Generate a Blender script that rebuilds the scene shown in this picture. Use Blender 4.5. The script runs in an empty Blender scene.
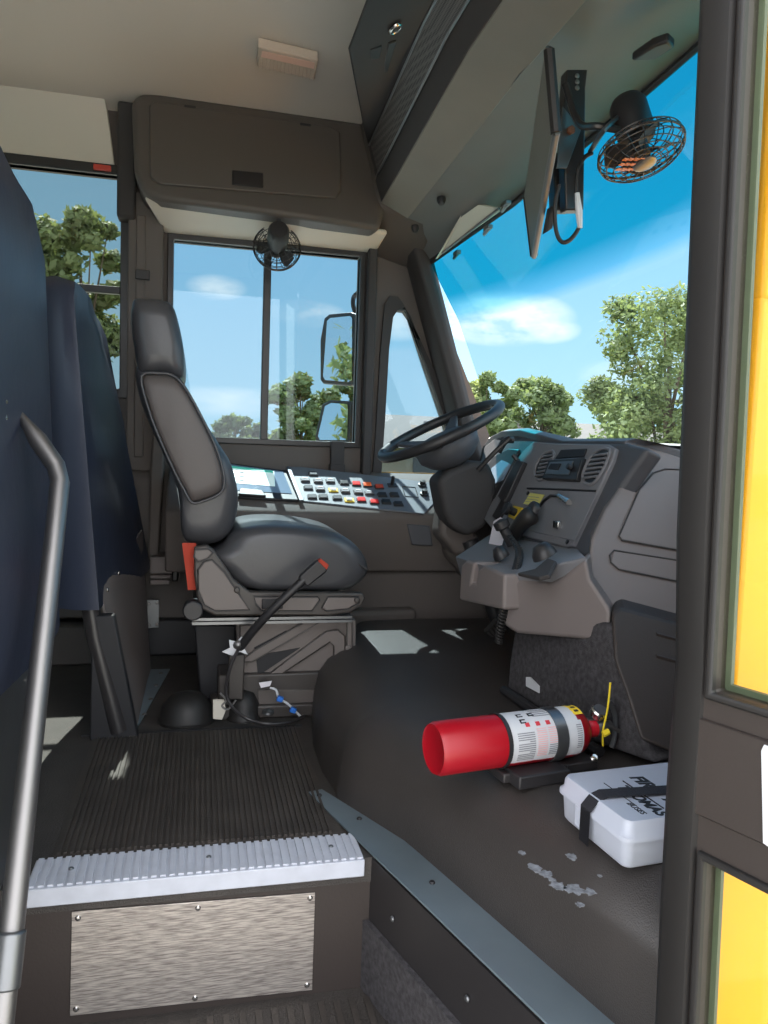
import bpy, bmesh, math, random
from mathutils import Vector, Matrix
from mathutils.geometry import tessellate_polygon
random.seed(4)
S = bpy.context.scene
COL = S.collection
R = math.radians

# ------------------------------------------------------------------ camera
# world frame: X runs towards the front of the bus, Y from the entrance door to the driver's side, Z up, aisle floor = 0
EYE = Vector((0, 0, .8)); FPX = 775.0
CAMROT = Matrix.Rotation(-R(13.5), 3, 'Z') @ Matrix.Rotation(R(90-4.4), 3, 'X') @ Matrix.Rotation(R(2.0), 3, 'Z')
cam_d = bpy.data.cameras.new('camera'); cam = bpy.data.objects.new('camera', cam_d); COL.objects.link(cam)
cam_d.sensor_fit = 'VERTICAL'; cam_d.sensor_height = 36; cam_d.lens = 36*FPX/1024
cam_d.clip_start = .02; cam_d.clip_end = 500
cam.matrix_world = Matrix.Translation(EYE) @ CAMROT.to_4x4()
S.camera = cam

# ------------------------------------------------------------------ colour management, world, sun
S.view_settings.view_transform = 'Standard'; S.view_settings.look = 'None'
S.view_settings.gamma = 1; S.view_settings.use_curve_mapping = False
S.view_settings.exposure = 0.0
def lin(c): c = c/255; return c/12.92 if c <= .04045 else ((c+.055)/1.055)**2.4
def rgb(r, g, b, a=1): return (lin(r), lin(g), lin(b), a)

W = bpy.data.worlds.new('sky'); S.world = W; W.use_nodes = True
nt = W.node_tree; N = nt.nodes; L = nt.links; N.clear()
out = N.new('ShaderNodeOutputWorld'); bg = N.new('ShaderNodeBackground'); L.new(bg.outputs[0], out.inputs[0])
tc = N.new('ShaderNodeTexCoord'); sep = N.new('ShaderNodeSeparateXYZ'); L.new(tc.outputs['Generated'], sep.inputs[0])
ramp = N.new('ShaderNodeValToRGB'); L.new(sep.outputs[2], ramp.inputs[0])
e = ramp.color_ramp.elements
e[0].position = 0; e[0].color = (.80, 1.12, 1.28, 1); e[1].position = .8; e[1].color = (.22, .48, .86, 1)
m_ = ramp.color_ramp.elements.new(.22); m_.color = (.52, .92, 1.22, 1)
# clouds: a few cloud banks where they stand in the sky, broken up by noise
mp = N.new('ShaderNodeMapping'); mp.inputs['Scale'].default_value = (1, 1, 2.4); L.new(tc.outputs['Generated'], mp.inputs[0])
nz = N.new('ShaderNodeTexNoise'); nz.inputs['Scale'].default_value = 7; nz.inputs['Detail'].default_value = 9; nz.inputs['Roughness'].default_value = .6
L.new(mp.outputs[0], nz.inputs[0])
def math_(op, a, b=None, clamp=False):
    n = N.new('ShaderNodeMath'); n.operation = op; n.use_clamp = clamp
    for i, q in enumerate((a, b)):
        if q is None: continue
        if isinstance(q, (int, float)): n.inputs[i].default_value = q
        else: L.new(q, n.inputs[i])
    return n.outputs[0]
total = None
for (az, el, wa, we, st) in [(21.6, 9.8, 5.2, 2.0, 1.1), (24.8, 9.0, 2.4, 1.0, .7), (14, 9.3, 3, 1.3, .7), (1.0, 11.1, 2.2, .9, .8), (7.4, 9.7, 3, 1.0, .6), (1.7, 3.2, 6, 1.2, .6), (36, 6, 9, 1.8, .45), (-9, 9, 4, 3, .2)]:
    d = Vector((math.sin(R(az))*math.cos(R(el)), math.cos(R(az))*math.cos(R(el)), math.sin(R(el))))
    # offset from the bank's centre: sideways and upwards
    sv = N.new('ShaderNodeVectorMath'); sv.operation = 'SUBTRACT'; L.new(tc.outputs['Generated'], sv.inputs[0]); sv.inputs[1].default_value = d
    side = N.new('ShaderNodeVectorMath'); side.operation = 'DOT_PRODUCT'; L.new(sv.outputs[0], side.inputs[0]); side.inputs[1].default_value = (math.cos(R(az)), -math.sin(R(az)), 0)
    fwd = N.new('ShaderNodeVectorMath'); fwd.operation = 'DOT_PRODUCT'; L.new(tc.outputs['Generated'], fwd.inputs[0]); fwd.inputs[1].default_value = d
    a = math_('DIVIDE', side.outputs['Value'], math.tan(R(wa))); a = math_('MULTIPLY', a, a)
    b = math_('SUBTRACT', sep.outputs[2], d.z); b = math_('DIVIDE', b, math.tan(R(we))); b = math_('MULTIPLY', b, b)
    q = math_('SUBTRACT', 1.0, math_('ADD', a, b), True)
    q = math_('MULTIPLY', q, math_('GREATER_THAN', fwd.outputs['Value'], .7))
    q = math_('MULTIPLY', q, st)
    total = q if total is None else math_('MAXIMUM', total, q)
nmask = N.new('ShaderNodeMapRange'); nmask.inputs[1].default_value = .40; nmask.inputs[2].default_value = .58; L.new(nz.outputs[0], nmask.inputs[0])
cl = math_('MULTIPLY', total, math_('ADD', nmask.outputs[0], .12), True)
cl = math_('MULTIPLY', cl, 1.5, True)
mix = N.new('ShaderNodeMix'); mix.data_type = 'RGBA'; L.new(cl, mix.inputs[0]); L.new(ramp.outputs[0], mix.inputs[6]); mix.inputs[7].default_value = (1.35, 1.42, 1.48, 1)
# unseen bright sky added over the entrance side to light the interior
back = N.new('ShaderNodeMapRange'); L.new(sep.outputs[1], back.inputs[0]); back.inputs[1].default_value = .1; back.inputs[2].default_value = -.5; back.inputs[3].default_value = 0; back.inputs[4].default_value = 1
mix2 = N.new('ShaderNodeMix'); mix2.data_type = 'RGBA'; L.new(back.outputs[0], mix2.inputs[0]); L.new(mix.outputs[2], mix2.inputs[6]); mix2.inputs[7].default_value = (3.1, 3.15, 3.3, 1)
L.new(mix2.outputs[2], bg.inputs[0]); bg.inputs[1].default_value = 1.25

sun_d = bpy.data.lights.new('sun', 'SUN'); sun_d.energy = 20; sun_d.angle = R(.6); sun_d.color = (1, .95, .86)
sun = bpy.data.objects.new('sun', sun_d); COL.objects.link(sun)
sun.rotation_euler = Vector((-.12, 1, 1.45)).to_track_quat('Z', 'Y').to_euler()

# ------------------------------------------------------------------ helpers
def at(px, py, X=None, Y=None, Z=None, pl=None):
    """the point of a given plane in the bus that is sighted at px, py of the photograph"""
    d = CAMROT @ Vector(((px-384)/FPX, -(py-512)/FPX, -1))
    if X is not None: t = (X-EYE.x)/d.x
    elif Y is not None: t = (Y-EYE.y)/d.y
    elif Z is not None: t = (Z-EYE.z)/d.z
    else: t = (Vector(pl[0])-EYE).dot(Vector(pl[1]))/d.dot(Vector(pl[1]))
    return EYE + d*t
def plane3(a, b, c):
    a, b, c = Vector(a), Vector(b), Vector(c); return (a, (b-a).cross(c-a).normalized())

MATS = {}
def mat(name, col, rough=.6, metal=0, bump=0, bscale=60, var=0, vscale=8, spec=.5, sheen=0, emit=None, coat=0):
    m = bpy.data.materials.new(name); m.use_nodes = True; t = m.node_tree; b = t.nodes['Principled BSDF']
    b.inputs['Base Color'].default_value = col; b.inputs['Roughness'].default_value = rough; b.inputs['Metallic'].default_value = metal
    b.inputs['Specular IOR Level'].default_value = spec; b.inputs['Sheen Weight'].default_value = sheen; b.inputs['Coat Weight'].default_value = coat
    co = t.nodes.new('ShaderNodeTexCoord')
    if var:
        n = t.nodes.new('ShaderNodeTexNoise'); n.inputs['Scale'].default_value = vscale; n.inputs['Detail'].default_value = 5
        t.links.new(co.outputs['Object'], n.inputs[0])
        r = t.nodes.new('ShaderNodeValToRGB'); t.links.new(n.outputs[0], r.inputs[0])
        r.color_ramp.elements[0].position = .3; r.color_ramp.elements[1].position = .7
        r.color_ramp.elements[0].color = tuple(c*(1-var) for c in col[:3])+(1,); r.color_ramp.elements[1].color = tuple(min(1, c*(1+var)) for c in col[:3])+(1,)
        t.links.new(r.outputs[0], b.inputs['Base Color'])
    if bump:
        n = t.nodes.new('ShaderNodeTexNoise'); n.inputs['Scale'].default_value = bscale; n.inputs['Detail'].default_value = 4
        t.links.new(co.outputs['Object'], n.inputs[0])
        u = t.nodes.new('ShaderNodeBump'); u.inputs['Strength'].default_value = bump; u.inputs['Distance'].default_value = .004
        t.links.new(n.outputs[0], u.inputs['Height']); t.links.new(u.outputs[0], b.inputs['Normal'])
    if emit: b.inputs['Emission Color'].default_value = emit[0]; b.inputs['Emission Strength'].default_value = emit[1]
    MATS[name] = m; return m
def glass(name, tint, gloss=.06):
    m = bpy.data.materials.new(name); m.use_nodes = True; t = m.node_tree; t.nodes.clear()
    o = t.nodes.new('ShaderNodeOutputMaterial'); tr = t.nodes.new('ShaderNodeBsdfTransparent'); gl = t.nodes.new('ShaderNodeBsdfGlossy')
    gl.inputs['Roughness'].default_value = .02; tr.inputs[0].default_value = tint
    fr = t.nodes.new('ShaderNodeMath'); fr.operation = 'MULTIPLY_ADD'; fr.inputs[1].default_value = .7; fr.inputs[2].default_value = .035
    lw = t.nodes.new('ShaderNodeLayerWeight'); pw = t.nodes.new('ShaderNodeMath'); pw.operation = 'POWER'; pw.inputs[1].default_value = 5
    lw.inputs[0].default_value = .5; t.links.new(lw.outputs['Facing'], pw.inputs[0]); t.links.new(pw.outputs[0], fr.inputs[0])
    mx = t.nodes.new('ShaderNodeMixShader'); t.links.new(fr.outputs[0], mx.inputs[0]); t.links.new(tr.outputs[0], mx.inputs[1]); t.links.new(gl.outputs[0], mx.inputs[2])
    t.links.new(mx.outputs[0], o.inputs[0]); MATS[name] = m; return m
OFF = {}
class MB:
    def __init__(s): s.v = []; s.f = []; s.mi = []; s.m = 0
    def add(s, vs, fs):
        k = len(s.v); s.v += [Vector(p) for p in vs]
        for f in fs: s.f.append([i+k for i in f]); s.mi.append(s.m)
        return s
    def box(s, c, d, rot=None):
        c = Vector(c); x, y, z = (q/2 for q in d)
        vs = [Vector((i*x, j*y, k*z)) for i in (-1, 1) for j in (-1, 1) for k in (-1, 1)]
        if rot is not None: vs = [rot @ q for q in vs]
        return s.add([c+q for q in vs], [(0, 1, 3, 2), (4, 6, 7, 5), (0, 4, 5, 1), (2, 3, 7, 6), (0, 2, 6, 4), (1, 5, 7, 3)])
    def box2(s, a, b): return s.box([(p+q)/2 for p, q in zip(a, b)], [abs(q-p) for p, q in zip(a, b)])
    def hexa(s, p): return s.add(p, [(0, 1, 2, 3), (7, 6, 5, 4), (0, 4, 5, 1), (1, 5, 6, 2), (2, 6, 7, 3), (3, 7, 4, 0)])
    def prism(s, pts, vec, holes=(), top=None):
        loops = [list(map(Vector, pts))]+[list(map(Vector, h)) for h in holes]; flat = [p for l in loops for p in l]; n = len(flat)
        vec = Vector(vec); tris = tessellate_polygon(loops)
        vs = flat+([p+vec for p in flat] if top is None else [Vector(p) for p in top]); fs = []
        if len(loops) == 1 : fs += [tuple(range(n)), tuple(range(2*n-1, n-1, -1))]
        else:
            fs += [tuple(t) for t in tris]+[tuple(i+n for i in reversed(t)) for t in tris]
        k = 0
        for l in loops:
            c = len(l)
            for i in range(c): j = (i+1) % c; fs.append((k+i, k+j, k+j+n, k+i+n))
            k += c
        return s.add(vs, fs)
    def loft(s, rings, cap=True, closed=True):
        n = len(rings[0]); vs = [p for r in rings for p in r]; fs = []
        for a in range(len(rings)-1):
            for i in range(n if closed else n-1):
                j = (i+1) % n; fs.append((a*n+i, a*n+j, (a+1)*n+j, (a+1)*n+i))
        if cap and closed: fs += [tuple(range(n-1, -1, -1)), tuple((len(rings)-1)*n+i for i in range(n))]
        return s.add(vs, fs)
    def tube(s, pts, r, n=10, closed=False, cap=True):
        pts = [Vector(p) for p in pts]; rings = []; m = len(pts); up = None
        for i, p in enumerate(pts):
            a = pts[(i-1) % m] if (i or closed) else p; b = pts[(i+1) % m] if (i < m-1 or closed) else p
            t = (b-a).normalized()
            if up is None: up = Vector((0, 0, 1)) if abs(t.z) < .9 else Vector((1, 0, 0))
            u = (up-t*up.dot(t)).normalized(); w = t.cross(u); up = u
            rr = r[i] if isinstance(r, (list, tuple)) else r
            rings.append([p+(u*math.cos(6.28318*k/n)+w*math.sin(6.28318*k/n))*rr for k in range(n)])
        if closed: rings.append(rings[0]); return s.loft(rings, cap=False)
        return s.loft(rings, cap=cap)
    def lathe(s, prof, org, axis, n=32, ref=None):
        axis = Vector(axis).normalized(); org = Vector(org)
        u = Vector(ref) if ref else (Vector((0, 0, 1)) if abs(axis.z) < .9 else Vector((1, 0, 0)))
        u = (u-axis*u.dot(axis)).normalized(); w = axis.cross(u)
        return s.loft([[org+axis*h+(u*math.cos(6.28318*k/n)+w*math.sin(6.28318*k/n))*max(r, 1e-4) for k in range(n)] for r, h in prof])
    def patch(s, org, axis, u, r, a0, a1, h0, h1, n=8, th=.0006):
        axis = Vector(axis).normalized(); u = Vector(u); w = axis.cross(u); org = Vector(org); rings = []
        for i in range(n+1):
            a = R(a0+(a1-a0)*i/n); d = u*math.cos(a)+w*math.sin(a)
            rings.append([org+axis*h0+d*r, org+axis*h1+d*r, org+axis*h1+d*(r+th), org+axis*h0+d*(r+th)])
        return s.loft(rings)
    def build(s, name, m, parent=None, bevel=0, seg=2, sub=0, smooth=38, kind=None):
        ms = m if isinstance(m, (list, tuple)) else [m]
        if parent is not None: o = OFF[parent.name]
        else:
            lo = Vector([min(v[i] for v in s.v) for i in range(3)]); hi = Vector([max(v[i] for v in s.v) for i in range(3)])
            o = Vector(((lo.x+hi.x)/2, (lo.y+hi.y)/2, lo.z))
        me = bpy.data.meshes.new(name); me.from_pydata([tuple(v-o) for v in s.v], [], s.f)
        for q in ms: me.materials.append(MATS[q])
        for p, i in zip(me.polygons, s.mi): p.material_index = i
        bm = bmesh.new(); bm.from_mesh(me); bmesh.ops.remove_doubles(bm, verts=bm.verts, dist=1e-5)
        bmesh.ops.recalc_face_normals(bm, faces=bm.faces); bm.to_mesh(me); bm.free()
        if smooth:
            for p in me.polygons: p.use_smooth = True
            if not sub: me.set_sharp_from_angle(angle=R(smooth))
        ob = bpy.data.objects.new(name, me); COL.objects.link(ob)
        if parent is None: ob.location = o
        else: ob.parent = parent
        OFF[ob.name] = o
        if bevel:
            b = ob.modifiers.new('bevel', 'BEVEL'); b.width = bevel; b.segments = seg; b.limit_method = 'ANGLE'; b.angle_limit = R(30); b.harden_normals = False
        if sub: u = ob.modifiers.new('sub', 'SUBSURF'); u.levels = sub; u.render_levels = sub
        if kind: ob['kind'] = kind
        return ob
def thing(name, loc, label, cat, group=None, kind=None):
    o = bpy.data.objects.new(name, None); COL.objects.link(o); o.location = Vector(loc); OFF[o.name] = Vector(loc); o.empty_display_size = .05
    return tag(o, label, cat, group, kind)
def tag(o, label=None, cat=None, group=None, kind=None):
    for k, v in (('label', label), ('category', cat), ('group', group), ('kind', kind)):
        if v: o[k] = v
    return o
def text(name, s, size, org, u, v, m, parent, extr=.0004, align='CENTER', shear=0, xs=1, bold=0):
    """lettering standing on a surface: u runs along the line, v up the letters"""
    c = bpy.data.curves.new(name, 'FONT'); c.body = s; c.size = size; c.extrude = extr; c.align_x = align; c.shear = shear; c.offset = size*bold
    t = bpy.data.objects.new(name, c); COL.objects.link(t)
    dg = bpy.context.evaluated_depsgraph_get(); me = bpy.data.meshes.new_from_object(t.evaluated_get(dg)); bpy.data.objects.remove(t)
    u = Vector(u).normalized(); v = Vector(v).normalized(); w = u.cross(v); o = OFF[parent.name]; org = Vector(org)
    for q in me.vertices: q.co = org+u*q.co.x*xs+v*q.co.y+w*q.co.z-o
    me.materials.clear(); me.materials.append(MATS[m]); me.name = name
    ob = bpy.data.objects.new(name, me); COL.objects.link(ob); ob.parent = parent; OFF[ob.name] = o
    return ob
def smooth_path(pts, k=6):
    pts = [Vector(p) for p in pts]; out = []
    for i in range(len(pts)-1):
        p0 = pts[max(i-1, 0)]; p1 = pts[i]; p2 = pts[i+1]; p3 = pts[min(i+2, len(pts)-1)]
        for j in range(k):
            t = j/k; out.append(.5*((2*p1)+(p2-p0)*t+(2*p0-5*p1+4*p2-p3)*t*t+(3*p1-p0-3*p2+p3)*t**3))
    return out+[pts[-1]]
def smooth_loop(pts, k=4):
    pts = [Vector(p) for p in pts]; n = len(pts); out = []
    for i in range(n):
        p0, p1, p2, p3 = pts[i-1], pts[i], pts[(i+1) % n], pts[(i+2) % n]
        for j in range(k):
            t = j/k; out.append(.5*((2*p1)+(p2-p0)*t+(2*p0-5*p1+4*p2-p3)*t*t+(3*p1-p0-3*p2+p3)*t**3))
    return out
def pad(outline, vec, r=.03, bulge=1.0, steps=4):
    """upholstery: an outline carried along vec, its ends rounded in by r"""
    outline = [Vector(p) for p in outline]; c = sum(outline, Vector())/len(outline); vec = Vector(vec); Lc = vec.length; d = vec/Lc
    size = sum((p-c).length for p in outline)/len(outline); rings = []
    for i in range(steps+1):
        a = math.pi/2*i/steps; sc = 1-r/size*(1-math.sin(a)); rings.append((sc, r*(1-math.cos(a))))
    rings += [(sc, Lc-h) for sc, h in reversed(rings)]
    mb = MB(); R_ = []
    for sc, h in rings: R_.append([c+(p-c)*sc+d*h for p in outline])
    n = len(outline)
    mb.loft(R_, cap=True); return mb

# ------------------------------------------------------------------ materials; darks raised and warmed to put lens haze into the colour
mat('ceiling_paint', rgb(205, 198, 188), .55, bump=.05, bscale=300)
mat('cream_panel', rgb(205, 198, 185), .55)
mat('charcoal_plastic', rgb(84, 78, 74), .55, bump=.12, bscale=700)
mat('header_grey', rgb(116, 115, 108), .5, bump=.12, bscale=600, var=.08, vscale=4)
mat('soffit_grey', rgb(100, 103, 102), .5, bump=.12, bscale=600, var=.08, vscale=4)
mat('dark_trim', rgb(54, 51, 51), .75, bump=.1, bscale=500)
mat('black_trim', rgb(38, 37, 39), .45)
mat('black_frame', rgb(44, 42, 43), .35)
mat('brown_black', rgb(50, 43, 40), .5, bump=.08, bscale=200)
mat('dash_grey', rgb(112, 112, 116), .55, bump=.12, bscale=900)
mat('dash_dark', rgb(72, 73, 78), .55, bump=.14, bscale=900)
mat('dash_taupe', rgb(112, 104, 102), .6, bump=.12, bscale=900)
mat('wall_taupe', rgb(90, 83, 79), .65, bump=.12, bscale=700)
mat('rubber_floor', rgb(60, 56, 53), .6, bump=.5, bscale=260, var=.2, vscale=14)
mat('rubber_cover', rgb(58, 54, 52), .42, bump=.35, bscale=420, var=.12, vscale=5)
mat('rib_rubber', rgb(62, 57, 53), .55, bump=.2, bscale=150, var=.25, vscale=12)
mat('cowl_black', rgb(46, 39, 36), .6, bump=.1, bscale=300)
mat('carpet', rgb(74, 72, 74), .95, bump=1, bscale=380, var=.3, vscale=90, spec=.1)
mat('vinyl_navy', rgb(42, 48, 64), .42, bump=.25, bscale=22, spec=.5)
mat('vinyl_navy_dark', rgb(40, 46, 62), .45, bump=.15, bscale=14)
mat('vinyl_black', rgb(66, 66, 69), .36, bump=.12, bscale=60)
mat('vinyl_side', rgb(86, 80, 78), .5, bump=.12, bscale=60)
mat('seat_plastic', rgb(108, 100, 96), .5, bump=.1, bscale=500)
mat('seat_frame_black', rgb(62, 57, 54), .45)
mat('white_nosing', rgb(184, 188, 198), .5, bump=.05, var=.06, vscale=30)
mat('steel', rgb(140, 138, 137), .48, 1, bump=.05, bscale=80)
mat('bright_steel', rgb(205, 203, 200), .22, 1)
mat('grey_steel', rgb(120, 122, 124), .38, .85, bump=.05, bscale=50, var=.1)
mat('strip_metal', rgb(120, 134, 142), .42, .45, var=.12, vscale=5)  # bluish base colour stands in for sky reflected in the metal
mat('kick_alu', rgb(196, 188, 180), .42, .75, bump=.3, bscale=30, var=.25, vscale=14)
mat('red_paint', rgb(152, 10, 26), .32)
mat('red_neck', rgb(190, 20, 45), .4)
mat('label_white', rgb(200, 202, 206), .45)
mat('ink_grey', rgb(130, 132, 138), .6)
mat('ink_black', rgb(28, 28, 32), .6)
mat('ink_red', rgb(200, 50, 60), .5)
mat('ink_pink', rgb(222, 170, 172), .5)
mat('label_yellow', rgb(240, 205, 50), .5)
mat('sticker_yellow', rgb(205, 198, 110), .6)
mat('seal_yellow', rgb(225, 200, 50), .4)
mat('kit_white', rgb(182, 187, 200), .35)
mat('strap_black', rgb(34, 34, 40), .8, bump=.4, bscale=600)
mat('yellow_paint', rgb(250, 172, 30), .35, coat=.3)
mat('yellow_knob', rgb(200, 170, 40), .5)
mat('switch_red', rgb(235, 38, 34), .4)
mat('switch_orange', rgb(255, 110, 50), .4)
mat('switch_white', rgb(225, 225, 225), .4)
mat('switch_panel', rgb(102, 107, 114), .45, bump=.1, bscale=800)
mat('belt_red', rgb(172, 60, 40), .8, bump=.4, bscale=500)
mat('screen_light', rgb(205, 225, 222), .3, emit=(rgb(205, 232, 228), .45))
mat('screen_sky_tint', rgb(120, 140, 160), .15)  # blue-grey base imitates sky mirrored in the glass
mat('screen_mint', rgb(80, 190, 170), .3, emit=(rgb(80, 190, 170), .3))
mat('paper', rgb(225, 220, 226), .7)
mat('blue_plastic', rgb(40, 110, 200), .4)
mat('rust', rgb(150, 95, 70), .6, .4, var=.3, vscale=300)
mat('visor', rgb(205, 205, 190), .6, bump=.3, bscale=120)
mat('lens_clear', rgb(205, 190, 175), .25, bump=.8, bscale=260)
mat('lamp_inner', rgb(225, 190, 175), .35)
mat('red_marker', rgb(200, 70, 55), .4)
mat('orange_badge', rgb(225, 130, 75), .4)
mat('mirror', (.8, .82, .84, 1), .015, 1)
mat('gasket', rgb(92, 98, 88), .5)
mat('rubber_black', rgb(30, 28, 27), .55)
mat('leaf', rgb(122, 136, 92), .6, var=.45, vscale=1.3)
mat('leaf_dark', rgb(80, 98, 68), .6, var=.4, vscale=1.1)
mat('bark', rgb(92, 80, 66), .9, bump=.5, bscale=8)
mat('grass', rgb(92, 104, 56), .9, var=.25, vscale=.6)
mat('bounce_concrete', rgb(185, 180, 172), .9, var=.1, vscale=3)  # unseen paving made pale to throw more light in at the door
mat('roof_grey', rgb(98, 92, 88), .8, var=.08, vscale=2)
mat('house_wall', rgb(140, 132, 120), .8)
mat('window_dark', rgb(60, 66, 74), .2)
glass('side_glass', (.60, .68, .72, 1)); glass('door_glass', (.90, .93, .86, 1)); glass('rear_glass', (.55, .58, .58, 1))
# windshield: clear laminated glass with the blue shade band of its upper edge
wg = glass('windshield_glass', (.62, .70, .74, 1)); t = wg.node_tree
co = t.nodes.new('ShaderNodeNewGeometry'); sp = t.nodes.new('ShaderNodeSeparateXYZ'); t.links.new(co.outputs['Position'], sp.inputs[0])
ad = t.nodes.new('ShaderNodeMath'); ad.operation = 'MULTIPLY_ADD'; t.links.new(sp.outputs[1], ad.inputs[0]); ad.inputs[1].default_value = .085; t.links.new(sp.outputs[2], ad.inputs[2])
mr = t.nodes.new('ShaderNodeMapRange'); t.links.new(ad.outputs[0], mr.inputs[0]); mr.inputs[1].default_value = 1.56; mr.inputs[2].default_value = 1.67
rp = t.nodes.new('ShaderNodeValToRGB'); t.links.new(mr.outputs[0], rp.inputs[0])
rp.color_ramp.elements[0].color = (.62, .70, .74, 1); rp.color_ramp.elements[1].color = (.015, .34, .46, 1)
q_ = rp.color_ramp.elements.new(.35); q_.color = (.22, .52, .66, 1)
t.links.new(rp.outputs[0], [n for n in t.nodes if n.type == 'BSDF_TRANSPARENT'][0].inputs[0])
# translucent leaves
for k in ('leaf', 'leaf_dark'):
    t = MATS[k].node_tree; b = t.nodes['Principled BSDF']; tr = t.nodes.new('ShaderNodeBsdfTranslucent'); tr.inputs[0].default_value = rgb(136, 148, 86)
    mx = t.nodes.new('ShaderNodeMixShader'); mx.inputs[0].default_value = .45
    t.links.new(b.outputs[0], mx.inputs[1]); t.links.new(tr.outputs[0], mx.inputs[2]); t.links.new(mx.outputs[0], t.nodes['Material Output'].inputs[0])
# scratched brushed look of the riser plate
t = MATS['kick_alu'].node_tree; b = t.nodes['Principled BSDF']
w1 = t.nodes.new('ShaderNodeTexNoise'); w1.inputs['Scale'].default_value = 1; w1.inputs['Detail'].default_value = 6
mpn = t.nodes.new('ShaderNodeMapping'); mpn.inputs['Scale'].default_value = (30, 30, 420); tcn = t.nodes.new('ShaderNodeTexCoord')
t.links.new(tcn.outputs['Object'], mpn.inputs[0]); t.links.new(mpn.outputs[0], w1.inputs[0])
rr = t.nodes.new('ShaderNodeValToRGB'); rr.color_ramp.elements[0].position = .35; rr.color_ramp.elements[0].color = rgb(142, 134, 130); rr.color_ramp.elements[1].position = .62; rr.color_ramp.elements[1].color = rgb(208, 200, 192)
t.links.new(w1.outputs[0], rr.inputs[0]); t.links.new(rr.outputs[0], b.inputs['Base Color'])

def screw(p, n, r, m, parent, name='screw'):
    n = Vector(n).normalized()
    return MB().lathe([(r, 0), (r, r*.25), (r*.7, r*.6), (0, r*.7)], p, n, 10).build(name, m, parent)

# ================================================================== SETTING
sh_ = lambda q, y: [Vector((x, y, z)) for x, z in q]
YW = 3.05                                    # inner face of the driver's side wall
MB().box2((-3.2, 1.437, -.05), (1.1, YW+.04, 0)).build('floor', 'rubber_floor', kind='structure')
MB().box2((-3.2, .86, -.05), (-.345, 1.437, 0)).build('floor', 'rubber_floor', kind='structure')
# ceiling, a gently bowed sheet
mb = MB(); prof = [(.84, 1.90), (1.1, 1.97), (1.5, 2.015), (2.0, 2.03), (2.6, 2.03), (2.95, 2.02), (3.09, 1.98)]
mb.loft([[Vector((x, y, z)) for y, z in prof]+[Vector((x, y, z+.05)) for y, z in reversed(prof)] for x in (-3.2, 1.15)]); mb.build('ceiling', 'ceiling_paint', kind='structure')
# driver's side wall with its three window openings
win = [(-.105, .835), (.60, .835), (.60, 1.558), (-.105, 1.558)]
pwin = [(-3.1, 1.0), (-.292, 1.0), (-.292, 1.765), (-3.1, 1.765)]
tri = [at(x, y, Y=YW) for x, y in [(380, 478), (384, 420), (388, 350), (392, 318), (397, 310), (405, 311), (410, 318), (425, 365), (443, 418), (452, 450), (456, 482)]]
tri = [(p.x, p.z) for p in tri]
frontedge = [at(x, y, Y=YW) for x, y in [(505, 480), (490, 437), (460, 360), (432, 290), (424, 255)]]
outer = [(-3.2, 0), (1.2, 0)]+[(p.x, p.z) for p in frontedge]+[(.84, 2.0), (-3.2, 2.0)]
sh = lambda q, y: [Vector((x, y, z)) for x, z in q]
MB().prism(sh(outer, YW), (0, .05, 0), holes=[sh(win, YW), sh(pwin, YW), sh(tri, YW)]).build('wall_far', 'wall_taupe', kind='structure')
# entrance side wall: behind the door, ahead of the door, over the door
nw = [(-3.1, .95), (-.72, .95), (-.72, 1.765), (-3.1, 1.765)]
MB().prism(sh_([(-3.2, -.5), (-.36, -.5), (-.36, 1.95), (-3.2, 1.95)], .82), (0, .05, 0), holes=[sh_(nw, .82)]).build('wall_near', 'cream_panel', kind='structure')
w = thing('window_5', (-1.9, .84, .95), None, None, kind='structure')
mb = MB(); [mb.box2((x, .825, .95), (x+.05, .865, 1.765)) for x in (-3.1, -2.3, -1.5, -.77)]; mb.build('window_frame', 'black_frame', w)
MB().box2((-3.1, .84, .95), (-.72, .844, 1.765)).build('pane', 'side_glass', w)
MB().box2((-.36, .82, 1.80), (.62, .87, 1.95)).build('wall_near', 'dark_trim', kind='structure')
MB().box2((-3.25, .82, 0), (-3.2, 3.1, 2.05)).build('wall_rear', 'cream_panel', kind='structure')
# dash side bulkhead and the toe board under the dash
MB().prism([(1.32, 0.86, 0), (1.32, 3.08, 0), (1.32, 3.08, .72), (1.32, 0.86, .72)], (.03, 0, 0)).build('wall_front', 'brown_black', kind='structure')
MB().box2((.635, .84, -.5), (1.34, .865, .80)).build('wall_near', 'brown_black', kind='structure')

# window frames of the driver's window
def frame_rect(mb, x0, x1, z0, z1, y, t, d):
    mb.prism(sh([(x0-t, z0-t), (x1+t, z0-t), (x1+t, z1+t), (x0-t, z1+t)], y), (0, d, 0), holes=[sh([(x0, z0), (x1, z0), (x1, z1), (x0, z1)], y)])
w = thing('window_1', (.25, YW, .83), None, None, kind='structure')
mb = MB(); frame_rect(mb, -.105, .60, .835, 1.558, YW-.014, .022, .05); mb.build('window_frame', 'black_frame', w, bevel=.003)
mb = MB(); a, b = at(262, 438, Y=YW), at(270, 250, Y=YW); mb.box2((.228, YW-.006, .83), (.256, YW+.03, 1.56)); mb.build('mullion', 'black_frame', w, bevel=.003)
MB().box2((-.105, YW+.012, .835), (.24, YW+.016, 1.558)).build('pane', 'side_glass', w)
MB().box2((.24, YW+.022, .835), (.60, YW+.026, 1.558)).build('pane', 'side_glass', w)
mb = MB()
for (x0, y0, x1, y1) in [(330, 440, 343, 473)]:
    a = at(331, 441, Y=YW-.03); c = at(343, 472, Y=YW-.03); mb.box2((a.x, YW-.045, c.z), (c.x, YW-.012, a.z)); mb.box2((a.x-.004, YW-.055, c.z-.004), (c.x+.004, YW-.012, c.z+.03))
mb.build('latch', 'dark_trim', w, bevel=.003)
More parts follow.
